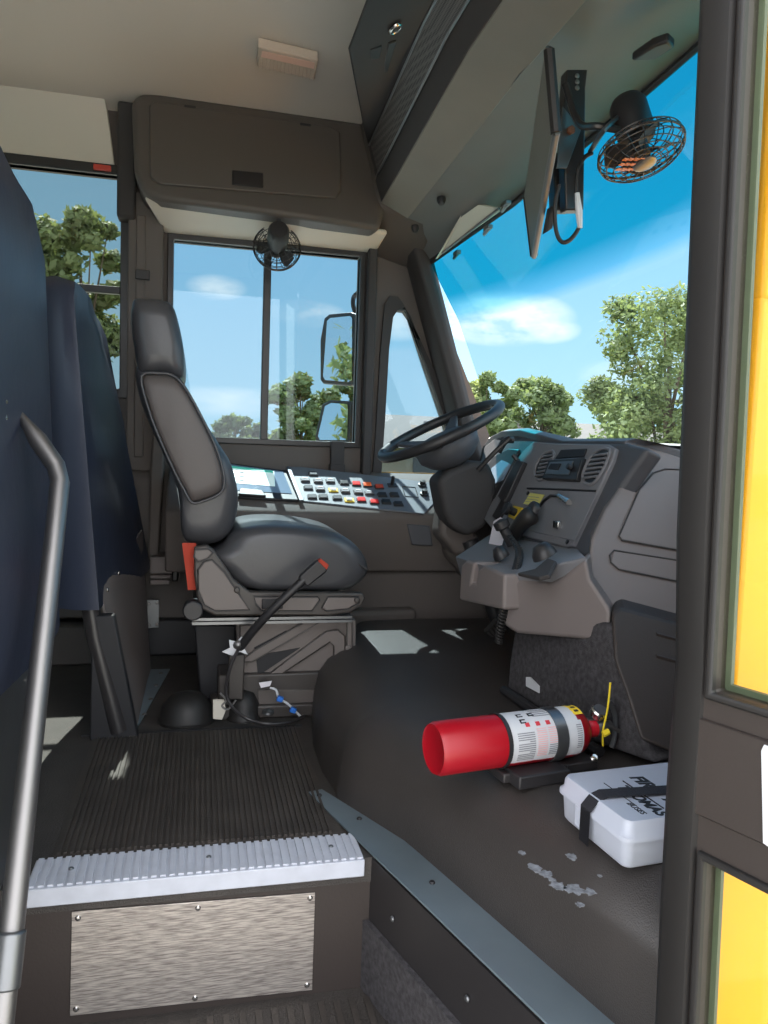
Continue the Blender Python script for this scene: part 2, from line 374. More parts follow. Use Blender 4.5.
w = thing('window_2', (-.7, YW, 1.0), None, None, kind='structure')
mb = MB(); frame_rect(mb, -3.1, -.292, 1.0, 1.765, YW-.014, .035, .05); [mb.box2((x, YW-.014, .97), (x+.07, YW+.03, 1.8)) for x in (-1.2, -2.1)]; mb.build('window_frame', 'black_frame', w, bevel=.004)
zb = at(80, 288, Y=YW).z; MB().box2((-3.1, YW-.01, zb-.012), (-.292, YW+.02, zb+.014)).build('sash_bar', 'black_frame', w, bevel=.003)
MB().box2((-3.1, YW+.016, 1.0), (-.292, YW+.02, 1.765)).build('pane', 'rear_glass', w)
w = thing('window_3', (.8, YW, .72), None, None, kind='structure')
c = (sum(p[0] for p in tri)/len(tri), sum(p[1] for p in tri)/len(tri))
big = [((p[0]-c[0])*1.0+c[0]+(.035 if p[0] > c[0] else -.035), p[1]+(.05 if p[1] > c[1]+.2 else -.02)) for p in tri]
MB().prism(sh(big, YW-.02), (0, .03, 0), holes=[sh(tri, YW-.02)]).build('window_frame', 'dark_trim', w, bevel=.006, seg=3)
MB().prism(sh(big, YW+.02), (0, .004, 0)).build('pane', 'side_glass', w)

# pillar between passenger window and driver's window, with its trim lines
mb = MB(); a = at(127, 300, Y=3.0); b = at(172, 300, Y=3.0)
mb.box2((-.262, 2.99, .7), (-.14, YW, 1.70)); mb.box2((-.235, 2.985, .75), (-.20, 2.995, 1.62)); mb.build('trim_1', 'wall_taupe', kind='structure', bevel=.008)
mb = MB(); mb.box2((-.235, 2.975, 1.39), (-.185, 2.99, 1.425)); mb.build('trim_2', 'black_trim', kind='structure', bevel=.003)
# pillar between driver's window and quarter window
mb = MB(); mb.box2((.625, 2.995, .60), (.66, YW, 1.60)); mb.build('trim_3', 'dark_trim', kind='structure', bevel=.006)
# cream panel over the passenger window
mb = MB(); mb.hexa([Vector(p) for p in [(-3.2, 3.045, 1.80), (-.315, 3.045, 1.80), (-.345, 2.99, 2.03), (-3.2, 2.99, 2.03), (-3.2, 3.06, 1.80), (-.315, 3.06, 1.80), (-.345, 3.06, 2.03), (-3.2, 3.06, 2.03)]]); mb.build('trim_4', 'cream_panel', kind='structure', bevel=.003)
tag(MB().box2((-.385, 3.02, 1.772), (-.325, 3.036, 1.79)).build('reflex_marker', 'red_marker', bevel=.002), 'small red reflective marker on the black frame above the passenger window', 'marker')
# A-pillar: a moulded beam from the wall's front corner up to the header
def beam(p0, p1, w, d, k=10):
    rings = []
    for i in range(k+1):
        t = i/k; a = Vector(p0).lerp(Vector(p1), t)
        rings.append([a+Vector((-w, -.0, 0)), a+Vector((-w*.6, -d, 0)), a+Vector((w*.3, -d*1.1, 0)), a+Vector((w, -d*.4, 0)), a+Vector((w, .06, 0)), a+Vector((-w, .06, 0))])
    return MB().loft(rings)
beam(at(488, 455, Y=2.99)+Vector((-.035, 0, -.12)), at(424, 258, Y=2.99)+Vector((-.035, 0, .06)), .048, .05).build('trim_5', 'dark_trim', kind='structure', bevel=.01, seg=3)
# base panel of the wall below the switch console, with its moulded steps
mb = MB()
mb.box2((.50, 2.80, 0), (1.30, YW, .36)); mb.box2((.50, 2.74, .10), (.80, 2.82, .22))
mb.build('wall_far', 'wall_taupe', kind='structure', bevel=.02, seg=3)
mb = MB(); mb.box2((-3.2, 3.0, 0), (.5, YW, .14)); mb.build('baseboard_far', 'black_trim', kind='structure', bevel=.01)
mb = MB(); mb.box2((-1.6, 2.95, .16), (-.26, 3.02, .42)); mb.box2((-1.6, 2.90, 0), (-.26, 3.02, .14)); mb.build('trim_6', 'wall_taupe', kind='structure', bevel=.008)

# stepwell -----------------------------------------------------------
ZS = -.272
nz0, nz1 = Vector((-.288, 1.41, 0)), Vector((.327, 1.405, 0))
MB().box2((-.345, 1.440, ZS-.05), (.62, 1.465, -.002)).build('trim_7', 'brown_black', kind='structure')      # riser
MB().box2((-.40, .95, ZS-.03), (.75, 1.45, ZS)).build('floor', 'rubber_floor', kind='structure')           # lower tread
mb = MB()
for k in range(34): mb.box2((-.36+k*.03, 1.0, ZS), (-.36+k*.03+.012, 1.41, ZS+.004))
tag(mb.build('tread_mat', 'rib_rubber'), 'black ribbed rubber mat on the lower entrance step', 'mat')
MB().box2((-.40, .60, ZS-.30), (.80, .955, ZS-.27)).build('floor', 'rubber_floor', kind='structure')
MB().box2((-.40, .94, ZS-.30), (.80, .96, ZS-.03)).build('trim_8', 'brown_black', kind='structure')
MB().box2((-.365, .86, -.6), (-.345, 1.45, .0)).build('wall_left', 'brown_black', kind='structure')
# slanting side of the stepwell, under the metal edge strip
sA, sB = at(308, 795, Z=0), at(548, 1030, Z=0); dAB = (sB-sA).normalized(); sB = sA+dAB*1.02
nrm = Vector((dAB.y, -dAB.x, 0)).normalized()
if nrm.x < 0: nrm = -nrm
def on(p, z): return Vector((p.x, p.y, z))
s0 = sA+dAB*.28
MB().hexa([on(s0, -.6), on(sB, -.6), on(sB, -.001), on(s0, -.001)]+[q+nrm*.03 for q in (on(s0, -.6), on(sB, -.6), on(sB, -.001), on(s0, -.001))]).build('wall_right', 'black_frame', kind='structure')
cp = MB().hexa([on(s0, -.6)-nrm*.012, on(sB, -.6)-nrm*.012, on(sB, -.13)-nrm*.012, on(s0, -.13)-nrm*.012]+[on(s0, -.6), on(sB, -.6), on(sB, -.13), on(s0, -.13)]).build('trim_9', 'carpet', kind='structure')
for t_ in (.12, .36, .6):
    screw(on(s0+dAB*t_, -.075)-nrm*.002, -nrm, .006, 'grey_steel', cp)
# floor under the platform's foot
# white ribbed nosing
n_ = thing('step_nosing', (0, 1.42, -.04), 'white ribbed metal step edging across the top entrance step', 'step edging')
mb = MB(); mb.box2((-.290, 1.424, -.031), (.328, 1.436, .002)); mb.box2((-.290, 1.424, -.003), (.328, 1.530, .003))
mb.build('nosing_plate', 'white_nosing', n_, bevel=.002)
mb = MB()
for k in range(38):
    x = -.285+k*.0162; mb.box2((x, 1.430, .003), (x+.010, 1.528, .0065))
mb.build('ribs', 'white_nosing', n_)
for x in (-.22, .03, .27): screw((x, 1.48, .006), (0, 0, 1), .005, 'grey_steel', n_)
# aisle mat
m_t = thing('ribbed_floor_mat', (0, 1.85, 0), 'black ribbed rubber aisle mat behind the white step edging', 'mat')
MB().prism([(-.262, 1.537, .001), (.305, 1.537, .001), (.275, 2.175, .001), (-.268, 2.175, .001)], (0, 0, .003)).build('mat_base', 'rib_rubber', m_t)
mb = MB()
for k in range(46):
    x = -.255+k*.0118; mb.box2((x, 1.54, .004), (x+.0062, 2.165, .0085))
mb.build('ribs', 'rib_rubber', m_t)
mb = MB(); mb.box2((-.30, 2.18, .0), (.30, 2.19, .006)); mb.build('trim_10', 'black_trim', kind='structure')
# metal riser plate
kp = thing('riser_plate', (-.02, 1.43, -.25), 'scratched aluminium plate screwed to the riser below the white step edging', 'metal plate')
c4 = [at(x, y, Y=1.439) for x, y in [(72, 911), (315, 892), (312, 989), (70, 1015)]]
MB().prism(c4, (0, -.003, 0)).build('plate', 'kick_alu', kp, bevel=.0008)
for x, y in [(78, 918), (198, 908), (310, 898), (76, 1009), (195, 998), (307, 985)]:
    screw(at(x, y, Y=1.436), (0, -1, 0), .0055, 'bright_steel', kp)
# metal edge strip along the platform
es = thing('edge_strip', sA, 'dark grey sheet metal edge strip running diagonally beside the platform', 'metal strip')
tA, tB = sA, sB; 
mb = MB(); p = [on(tA, .004), on(tB, .004), on(tB+nrm*.10, .004), on(tA+nrm*.085+dAB*.28, .004), on(tA+nrm*.035, .004)]
mb.prism(p, (0, 0, .004)); mb.build('strip', 'strip_metal', es, bevel=.001)
for t_, o_ in ((.03, .015), (.17, .045), (.45, .05)): screw(on(tA+dAB*t_+nrm*o_, .008), (0, 0, 1), .006, 'black_trim', es)

# engine platform: outline at the foot, outline at the shoulder, outline at the crown
ZP = .21
foot = [at(x, y, Z=0) for x, y in [(440, 650), (385, 655), (345, 668), (320, 690), (311, 715), (313, 745), (322, 772), (336, 793)]]+[on(tA+nrm*(.035+.05*min(1, t_/.3))+dAB*t_, 0) for t_ in (.06, .14, .3, .5, .75, 1.0)]
foot += [Vector((.98, .9, 0)), Vector((1.25, .95, 0)), Vector((1.3, 1.6, 0)), Vector((1.3, 2.3, 0)), Vector((1.2, 2.78, 0))]
foot = [Vector((p.x, min(p.y, 2.79), 0)) for p in foot]
crown = smooth_loop([(.60, 2.60), (.50, 2.50), (.425, 2.3), (.39, 2.1), (.38, 1.92), (.40, 1.76), (.45, 1.62)], 1)
def inset(p, k, z):
    c = Vector((.95, 1.9, 0)); d = (c-p); d.z = 0; L_ = d.length; q = p+d/L_*k; q.z = z; return q
rings = [foot, [inset(p, .008, .07) for p in foot], [inset(p, .02, .13) for p in foot], [inset(p, .045, .165) for p in foot], [inset(p, .085, .190) for p in foot], [inset(p, .13, .203) for p in foot], [inset(p, .17, ZP) for p in foot], [inset(p, .30, ZP) for p in foot]]
MB().loft(rings).build('engine_platform', 'rubber_cover', kind='structure', smooth=70)
tag(bpy.data.objects['engine_platform'])

# ------------------------------------------------------------------ overhead compartment over the driver's window
oc = thing('overhead_compartment', (.2, 2.95, 1.6), 'large dark grey overhead storage box above the driver window', 'storage box')
f0 = [(131, 100), (140, 93), (160, 92), (372, 124), (382, 150), (386, 210), (380, 230), (300, 218), (160, 200), (142, 192), (134, 170)]
pf = plane3((0, 2.94, 2.03), (1, 2.94, 2.03), (0, 2.80, 1.62))
fr = [at(x, y, pl=pf) for x, y in f0]
MB().prism(fr, (0, .2, 0)).build('housing', 'charcoal_plastic', oc, bevel=.022, seg=4)
d0 = [(149, 106), (155, 102), (330, 127), (340, 133), (341, 192), (335, 199), (160, 185), (150, 178)]
dr = [at(x, y, pl=pf) for x, y in d0]
dd = MB().prism([p+Vector((0, -.010, 0)) for p in dr], (0, .02, 0)).build('door', 'charcoal_plastic', oc, bevel=.006, seg=3)
lt = [at(x, y, pl=pf)+Vector((0, -.014, 0)) for x, y in [(232, 171), (263, 174), (263, 189), (232, 186)]]
MB().prism(lt, (0, .012, 0)).build('latch', 'black_trim', dd, bevel=.003)
for x, y in ((190, 108), (305, 126)): MB().box(at(x, y, pl=pf)+Vector((0, -.006, 0)), (.04, .012, .012)).build('hinge', 'black_trim', dd, bevel=.003)
# moulded underside up to the window head, window light painted in as cream
us = [at(x, y, Y=2.82) for x, y in [(150, 198), (300, 217), (384, 232)]]
mb = MB(); top = [Vector((us[0].x-.02, 2.83, us[0].z)), Vector((.30, 2.83, us[1].z)), Vector((.66, 2.83, us[2].z))]
low = [Vector((-.14, 3.045, 1.575)), Vector((.30, 3.045, 1.578)), Vector((.66, 3.045, 1.575))]
mb.loft([[t_+Vector((0, .02, 0)), l_, l_+Vector((0, 0, .02)), t_+Vector((0, .02, .02))] for t_, l_ in zip(top, low)]); mb.build('underside', 'cream_panel', oc, bevel=.01, seg=3)
MB().box2((-.30, 2.97, 1.60), (-.235, YW, 2.0)).build('trim_11', 'dark_trim', kind='structure', bevel=.01)

# ceiling lamp
cl_ = thing('ceiling_lamp', at(288, 63, Z=2.03), 'small rectangular ribbed ceiling lamp on the beige ceiling', 'lamp')
cc = [at(x, y, Z=2.0) for x, y in [(258, 47), (318, 61), (315, 80), (257, 67)]]
MB().prism(cc, (0, 0, .03)).build('lens', 'lens_clear', cl_, bevel=.004)
ci = [at(x, y, Z=1.999) for x, y in [(262, 51), (315, 63), (314, 69), (261, 57)]]
MB().prism(ci, (0, 0, .004)).build('bulb_strip', 'lamp_inner', cl_)
mb = MB()
for k in range(16):
    a = cc[3].lerp(cc[2], (k+.5)/16); b = a.lerp(cc[0].lerp(cc[1], (k+.5)/16), .55); mb.tube([a+Vector((0, 0, -.001)), b+Vector((0, 0, -.001))], .0015, 5)
mb.build('ribs', 'lens_clear', cl_)

# ------------------------------------------------------------------ windshield header and overhead console
def ln(p, q, yf=2.80, ym=1.95):
    """an edge of the header: far end, middle of the bus, entrance side"""
    a = at(*p, Y=yf); b = at(*q, Y=ym) if len(q) == 2 else Vector(q); return [a, b, Vector((b.x, .88, b.z))]
eA = ln((362, 121), (346, 50)); eG1 = ln((368, 148), (425, 20)); eG2 = ln((375, 180), (449, 33)); eL1 = ln((381, 203), (469, 50)); eL2 = ln((408, 219), (521, 76))
oh = thing('overhead_console', (.5, 1.9, 1.7), 'long dark overhead console with perforated speaker grille above the windshield header', 'console')
def strip_loft(edges, name, m, parent, back, bevel=0, **k):
    mb = MB(); rings = []
    for i in range(3):
        face = [e[i] for e in edges]; rings.append(face+[face[-1]+Vector(back), face[0]+Vector(back)])
    mb.loft(rings); return mb.build(name, m, parent, bevel=bevel, **k)
strip_loft([eA, eG1, eG2], 'housing', 'dark_trim', oh, (.10, 0, .12), bevel=.012, seg=3)
def on_face(e0, e1, t, y):
    def p(e): 
        a, b, c = e
        if y >= b.y: return a.lerp(b, (a.y-y)/(a.y-b.y))
        return b.lerp(c, (b.y-y)/(b.y-c.y))
    return p(e0).lerp(p(e1), t)
nG = (eG2[1]-eG1[1]).cross(Vector((0, 1, 0))).normalized()
if nG.x > 0: nG = -nG
def face_panel(e0, e1, t0, t1, y0, y1, th, off=0):
    n = (e1[1]-e0[1]).cross(Vector((0, 1, 0))).normalized(); n = -n if n.x > 0 and abs(n.x) > abs(n.z) or n.z > .1 else n
    ys = sorted([y0, y1]+([1.95] if y0 > 1.95 > y1 else []), reverse=True)
    rings = [[on_face(e0, e1, t0, y)+n*off, on_face(e0, e1, t1, y)+n*off, on_face(e0, e1, t1, y)+n*(off+th), on_face(e0, e1, t0, y)+n*(off+th)] for y in ys]
    return MB().loft(rings), n
# perforated grille material: rows of round holes
mat('grille', rgb(92, 90, 90), .5); t = MATS['grille'].node_tree; b = t.nodes['Principled BSDF']
tcg = t.nodes.new('ShaderNodeTexCoord'); vo = t.nodes.new('ShaderNodeTexVoronoi'); vo.inputs['Scale'].default_value = 170; vo.inputs['Randomness'].default_value = 0
t.links.new(tcg.outputs['Object'], vo.inputs['Vector']); gr = t.nodes.new('ShaderNodeValToRGB'); gr.color_ramp.interpolation = 'CONSTANT'
gr.color_ramp.elements[0].color = rgb(22, 20, 20); gr.color_ramp.elements[1].position = .42; gr.color_ramp.elements[1].color = rgb(84, 80, 78)
t.links.new(vo.outputs['Distance'], gr.inputs[0]); t.links.new(gr.outputs[0], b.inputs['Base Color'])
gmb, gn = face_panel(eG1, eG2, .02, .92, 2.74, 1.0, .004, .002); gp = gmb.build('speaker_grille', 'grille', oh)
mb = MB()
for t_ in (0.0, .97):
    mb.tube([on_face(eG1, eG2, t_, y)+gn*.006 for y in (2.76, 1.95, 1.0)], .0035, 6)
mb.build('grille_frame', 'grey_steel', oh)
gmb, an = face_panel(eA, eG1, .30, .46, 2.45, 2.0, .006, .0); gmb.build('vent_slot', 'black_trim', oh, bevel=.002)
gmb, an = face_panel(eA, eG1, .55, .66, 2.45, 2.0, .006, .0); gmb.build('vent_slot', 'black_trim', oh, bevel=.002)
pk = at(394, 25, pl=(on_face(eA, eG1, .5, 2.0), (eG1[1]-eA[1]).cross(Vector((0, 1, 0)))))
mb = MB().tube([pk+Vector((0, math.cos(a)*.019, 0))+(eG1[1]-eA[1]).normalized()*math.sin(a)*.013+an*.008 for a in [6.2832*k/20 for k in range(20)]], .0048, 8, closed=True)
kb = mb.build('lock_ring', 'bright_steel', oh); MB().lathe([(.012, 0), (.012, .012), (0, .013)], pk, an, 16).build('lock', 'dark_trim', kb)
hd = thing('windshield_header', (.8, 1.9, 1.7), None, None, kind='structure')
strip_loft([eG2, eL1], 'header_lip', 'dark_trim', hd, (.05, 0, .06), bevel=.004)
strip_loft([eL1, eL2], 'header_panel', 'header_grey', hd, (.0, 0, .06), bevel=.003)
# curved panel down to the windshield's upper edge
topc = [at(429, 262, Y=2.95), at(466, 236, X=.93), at(510, 205, X=1.0), at(555, 167, X=1.045), at(600, 130, X=1.08), at(655, 82, X=1.10), at(712, 32, X=1.12)]
topc[0].x = .855
botc = [Vector(p) for p in [(1.136, 2.95, .864), (1.27, 2.74, .86), (1.40, 2.52, .855), (1.48, 2.30, .85), (1.55, 2.06, .845), (1.60, 1.84, .84), (1.62, 1.62, .84)]]
mir = lambda L_: L_+[Vector((p.x, 3.1-p.y, p.z)) for p in reversed(L_[:-1]) if 3.1-p.y > .80]
T_, B_ = mir(topc), mir(botc)
rings = []
for i, p in enumerate(T_):
    y = max(min(p.y, 2.80), .88)
    q = on_face(eL2, eL2, 0, y); q = Vector((q.x, p.y if p.y < 2.8 else 2.8+(p.y-2.8), q.z))
    rings.append([q+Vector((-.002, 0, .006)), q.lerp(p, .5)+Vector((0, 0, .012)), p, p+Vector((.03, 0, .02)), q+Vector((0, 0, .10))])
MB().loft(rings).build('soffit', 'soffit_grey', hd, smooth=50)
# filler between the far end of the header and the side wall
mb = MB(); mb.hexa([Vector(p) for p in [(.56, 2.83, 2.02), (.56, 3.06, 2.02), (.64, 3.06, 1.57), (.62, 2.82, 1.68), (.95, 2.78, 2.02), (.95, 3.06, 2.02), (.90, 3.06, 1.50), (.80, 2.79, 1.66)]]); mb.build('end_cap', 'charcoal_plastic', hd, bevel=.02, seg=3)
# windshield
ws = thing('window_4', (1.3, 1.9, .85), None, None, kind='structure')
rings = []
for p, q in zip(T_, B_): rings.append([p, p.lerp(q, .33)+Vector((.035, 0, .01)), p.lerp(q, .66)+Vector((.035, 0, .01)), q])
mb = MB(); mb.loft(rings, closed=False); g = mb.build('pane', 'windshield_glass', ws, smooth=80)
mb = MB(); mb.tube([p+Vector((.004, 0, 0)) for p in T_], .012, 6); mb.tube([p for p in B_], .012, 6); mb.build('gasket', 'black_trim', ws)
beam(B_[-1]+Vector((0, 0, -.05)), T_[-1]+Vector((0, 0, .05)), .05, .05).build('trim_12', 'dark_trim', kind='structure', bevel=.01)
# clips and knobs on the header
for x, y, r in [(441, 202, .016), (415, 230, .014)]:
    p = at(x, y, Z=1.66 if y < 215 else 1.60); lab = 'black rubber stop under the header, nearer the sun visor' if x > 430 else 'black rubber stop under the header, nearer the side window'
    tag(MB().lathe([(r, 0), (r, .010), (r*.6, .022), (0, .024)], p+Vector((0, 0, .012)), (0, -.3, -1), 14).build('rubber_stop', 'black_trim'), lab, 'rubber stop', 'rubber stops under the header')
p = at(655, 53, X=.98); tag(MB().prism([p+Vector(q) for q in [(-.03, .05, .0), (.02, .03, .0), (.03, -.03, .0), (.0, -.05, .0), (-.02, -.02, .0)]], (0, 0, .022)).build('mounting_clip', 'black_trim', bevel=.006, seg=3), 'small black clip on the header above the big hanging fan', 'clip')
# sun visor lying against the header
sv = thing('sun_visor', at(470, 220, Y=2.6), 'pale folded sun visor with a steel rod at the upper left corner of the windshield', 'sun visor')
vis = [at(471, 201, Y=2.42), at(504, 206, Y=2.38), at(440, 254, Y=2.80), at(433, 262, Y=2.86)]
vis = [at(471, 201, X=.90), at(506, 207, X=.975), at(447, 249, X=.885), at(438, 258, X=.86)]
vv = [p+Vector((-.012, 0, -.008)) for p in vis]; MB().prism(vv, (.010, 0, .005)).build('panel', 'visor', sv, bevel=.002)
a, b = at(502, 205, X=.955), at(445, 250, X=.865); MB().tube([a+Vector((-.01, 0, -.012)), b+Vector((-.01, 0, -.012))], .0045, 8).build('rod', 'steel', sv)
for x, y in ((488, 228), (457, 253), (506, 204)):
    p = at(x, y, X=.92); mb = MB(); mb.box(p, (.018, .045, .014)); mb.tube([p+Vector((0, -.02, 0)), p+Vector((.0, .035, -.012))], .007, 8); mb.build('clip', 'grey_steel', sv, bevel=.003)

# ------------------------------------------------------------------ fans
def fan(name, c, n, r, label, blades, up, tilt=0, rear=True):
    n = Vector(n).normalized(); c = Vector(c); up = Vector(up); u = (up-n*up.dot(n)).normalized(); w = n.cross(u)
    t = thing(name, c, label, 'fan', 'wire guard fans in the cab')
    mb = MB(); cir = lambda rad, h: [c+n*h+(u*math.cos(a)+w*math.sin(a))*rad for a in [6.2832*k/40 for k in range(40)]]
    for rad, h in ((r, 0), (r*.98, .012), (r*.86, .022), (r*.70, .027), (r*.54, .030), (r*.38, .032), (r*.98, -.012), (r*.8, -.024), (r*.6, -.03)):
        mb.tube(cir(rad, h), .0014 if rad < r*.99 else .003, 5, closed=True)
    for k in range(18):
        a = 6.2832*k/18; d = u*math.cos(a)+w*math.sin(a)
        mb.tube([c+d*r*.25+n*.033, c+d*r*.7+n*.028, c+d*r*.97+n*.012, c+d*r, c+d*r*.97-n*.012, c+d*r*.7-n*.028, c+d*r*.35-n*.035], .0013, 5)
    mb.build('guard', 'black_frame', t)
    MB().lathe([(r*.27, .030), (r*.27, .036), (r*.2, .039), (0, .039)], c, n, 24).build('badge', 'grey_steel', t)
    for k in range(blades):
        a0 = 6.2832*k/blades+.3; rings = []
        for i in range(6):
            rr_ = r*(.15+.72*i/5); wd = .55*math.sin(.6+1.9*i/5)
            row = []
            for j in range(4):
                a = a0+wd*(j/3-.5)*1.5; row.append(c+(u*math.cos(a)+w*math.sin(a))*rr_+n*(.012*(j/3-.5)*2))
            rings.append(row+[q-n*.0015 for q in reversed(row)])
        MB().loft(rings).build('blade', 'black_trim', t)
    MB().lathe([(0, .014), (r*.2, .012), (r*.2, -.03)], c, n, 20).build('hub', 'black_trim', t)
    MB().lathe([(r*.2, -.028), (r*.42, -.034), (r*.45, -.06), (r*.44, -.12), (r*.36, -.135), (0, -.137)], c, n, 24).build('motor', 'black_trim', t)
    return t, u, w, n
cF = at(641, 151, X=.98); 
t, u, w, n = fan('dash_fan', cF, (.15, -.32, -.93), .098, 'black wire guard fan hanging under the header in front of the blue windshield band', 4, (1, 0, 0))
MB().tube(smooth_path([cF-n*.05+Vector((-.03, 0, 0)), cF+Vector((-.10, .02, .05)), cF+Vector((-.13, .06, .07)), cF+Vector((-.15, .10, .17))]), .009, 8).build('bracket', 'black_frame', t)
MB().tube(smooth_path([cF-n*.09+Vector((-.03, 0, 0)), cF-n*.02+Vector((-.10, -.02, .01)), at(590, 152, X=.90)]), .006, 6).build('arm', 'grey_steel', t)
mb = MB(); pp = cF+n*.0+Vector((-.045, 0, 0)); 
for i in range(4):
    for j in range(3): mb.box(cF+n*.034+Vector((-.060+i*.014, -.016+j*.018, 0))-n*(Vector((-.060+i*.014, -.016+j*.018, 0)).dot(n)), (.010, .013, .002))
mb.build('orange_label', 'orange_badge', t)
cG = at(277, 248, Y=2.93)
t, u, w, n = fan('window_fan', cG, (.05, 1, -.25), .086, 'black wire guard fan clipped to the top of the driver window', 3, (0, 0, 1))
MB().tube([cG-n*.08, cG-n*.08+Vector((0, -.01, .07)), cG+Vector((0, -.02, .10))], .009, 8).build('bracket', 'black_frame', t)
MB().lathe([(.02, 0), (.02, .02), (0, .021)], cG+Vector((0, -.05, .10)), (0, -1, 0), 12).build('tilt_knob', 'grey_steel', t)

# ------------------------------------------------------------------ interior mirror with its bracket and cable
mT, mL, mR, mBo = at(549, 50, Y=1.55), at(527, 197, Y=2.1), at(556, 133, Y=1.55), at(534, 256, Y=2.1)
im = thing('interior_mirror', (mT+mBo)/2, 'long narrow interior mirror seen nearly edge-on, bracketed under the header', 'mirror')
nm = (mL-mT).cross(mR-mT).normalized()
if nm.y > 0: nm = -nm
MB().prism([mT, mL, mBo, mR], -nm*.008).build('backing', 'header_grey', im)
MB().prism([mT.lerp(mBo, .02), mL.lerp(mR, .02), mBo.lerp(mT, .02), mR.lerp(mL, .02)], nm*.002).build('mirror_glass', 'mirror', im)
mb = MB(); mb.tube([mT, mL, mBo, mR], .0085, 8, closed=True); mb.build('rim', 'steel', im)
for a, b in ((mT, mR), (mL, mBo)): MB().tube([a, b], .012, 8).build('end_guard', 'rubber_black', im)
br = thing('mirror_bracket', at(575, 100, Y=1.8), 'black perforated drop bracket with a rusty bolt beside the narrow interior mirror', 'bracket')
q = [at(x, y, Y=1.80) for x, y in [(567, 69), (588, 69), (586, 88), (584, 210), (566, 210), (563, 120)]]
MB().prism(q, (0, .035, 0)).build('post', 'black_frame', br, bevel=.004)
for y in (76, 82, 88): screw(at(577, y, Y=1.798), (0, -1, 0), .006, 'steel', br)
q = [at(x, y, Y=1.77) for x, y in [(563, 106), (581, 130), (567, 168), (557, 168)]]
MB().prism(q, (0, .006, 0)).build('gusset', 'grey_steel', br, bevel=.001)
b_ = MB().lathe([(.010, 0), (.010, .010), (0, .012)], at(570, 131, Y=1.768), (0, -1, 0), 6).build('bolt', 'rust', br)
q = [at(x, y, Y=1.84) for x, y in [(553, 150), (571, 160), (575, 193), (573, 210), (556, 210)]]
MB().prism(q, (0, .04, 0)).build('foot', 'black_trim', br, bevel=.004)
q = [at(x, y, Y=1.84) for x, y in [(552, 205), (556, 208), (553, 228), (547, 232)]]; MB().prism(q, (0, .03, 0)).build('sensor', 'dark_trim', br, bevel=.003)
cb = thing('fan_cable', at(565, 240, Y=1.75), 'looped black cable with a white connector hanging beside the interior mirror', 'cable')
MB().tube(smooth_path([at(x, y, Y=1.75) for x, y in [(592, 153), (584, 158), (578, 170), (576, 195), (580, 222), (572, 238), (562, 242), (556, 230), (555, 205), (559, 185)]]), .0052, 8).build('cord', 'rubber_black', cb)
MB().tube([at(577, 193, Y=1.745), at(579, 212, Y=1.745), at(580, 228, Y=1.745)], [.006, .009, .006], 8).build('connector', 'label_white', cb)

# ------------------------------------------------------------------ exterior mirrors
em = thing('exterior_mirror', at(357, 460, Y=3.4), 'black exterior mirrors on a tubular arm outside the driver window', 'mirror')
for (ol, il, nm_, tilt) in [
    ([(324, 318), (329, 314), (350, 312), (356, 314), (356, 384), (350, 386), (323, 384), (320, 380), (320, 340)], [(327, 321), (330, 318), (350, 316), (352, 318), (352, 380), (348, 382), (325, 380), (323, 376)], 'flat_mirror', 0),
    ([(322, 404), (330, 400), (350, 401), (352, 405), (351, 441), (347, 444), (316, 443), (315, 436)], [(325, 406), (331, 403), (347, 404), (348, 408), (347, 440), (320, 440), (318, 436)], 'convex_mirror', .12)]:
    mn = Vector((-1.38, -.72, tilt)).normalized(); mc_ = at(338, 380, Y=3.44)
    hs = MB().prism([at(x, y, pl=(mc_, mn)) for x, y in ol], -mn*.05).build('housing', 'black_frame', em, bevel=.006, seg=3)
    MB().prism([at(x, y, pl=(mc_+mn*.004, mn)) for x, y in il], -mn*.003).build(nm_, 'mirror', hs)
MB().tube(smooth_path([Vector((.80, 3.10, .55)), Vector((.76, 3.35, .58))]+[at(x, y, Y=3.50) for x, y in [(362, 450), (358, 400), (358, 330), (353, 303), (358, 293)]]+[Vector((.74, 3.35, 1.52)), Vector((.76, 3.10, 1.54))]), .011, 8).build('arm', 'black_frame', em)
# ------------------------------------------------------------------ switch console and tablet
pc = plane3((0, 2.95, .695), (1, 2.95, .695), (0, 2.72, .582))
cns = thing('switch_console', (.5, 2.8, .55), 'grey switch console with rocker switches below the driver window', 'switch panel')
X0, X1 = -.11, at(440, 500, pl=pc).x
prof = [(3.04, .72), (2.955, .70), (2.725, .585), (2.715, .57), (2.715, .55), (2.76, .36), (3.04, .36)]
MB().loft([[Vector((x, y, z)) for y, z in prof] for x in (X0, X1, 1.06)]).build('body', 'wall_taupe', cns, bevel=.008, seg=3)
nc = pc[1] if pc[1].z > 0 else -pc[1]
pan = [at(x, y, pl=pc) for x, y in [(289, 468), (300, 468), (434, 484), (439, 499), (424, 515), (300, 502)]]
sp_ = MB().prism([p+nc*.0 for p in pan], nc*.006).build('switch_panel', 'switch_panel', cns, bevel=.0025)
SW = [(313, 476, 'g'), (305, 482, 'w'), (318, 483, 'w'), (330, 483, 'w'), (344, 485, 'd'), (356, 486, 'r'), (367, 487, 'o'), (379, 489, 'm'), (392, 487, 't'),
      (308, 490, 'g'), (320, 491, 'w'), (333, 492, 'y'), (345, 493, 'w'), (358, 494, 'w'), (369, 495, 'w'), (382, 497, 'd'), (394, 497, 'd'),
      (312, 499, 'g'), (323, 499, 'g'), (337, 500, 'g'), (349, 502, 'y'), (361, 502, 'r'), (374, 504, 'r'), (386, 504, 'd'), (398, 506, 'd')]
ux = Vector((1, 0, 0)); uy = nc.cross(ux)
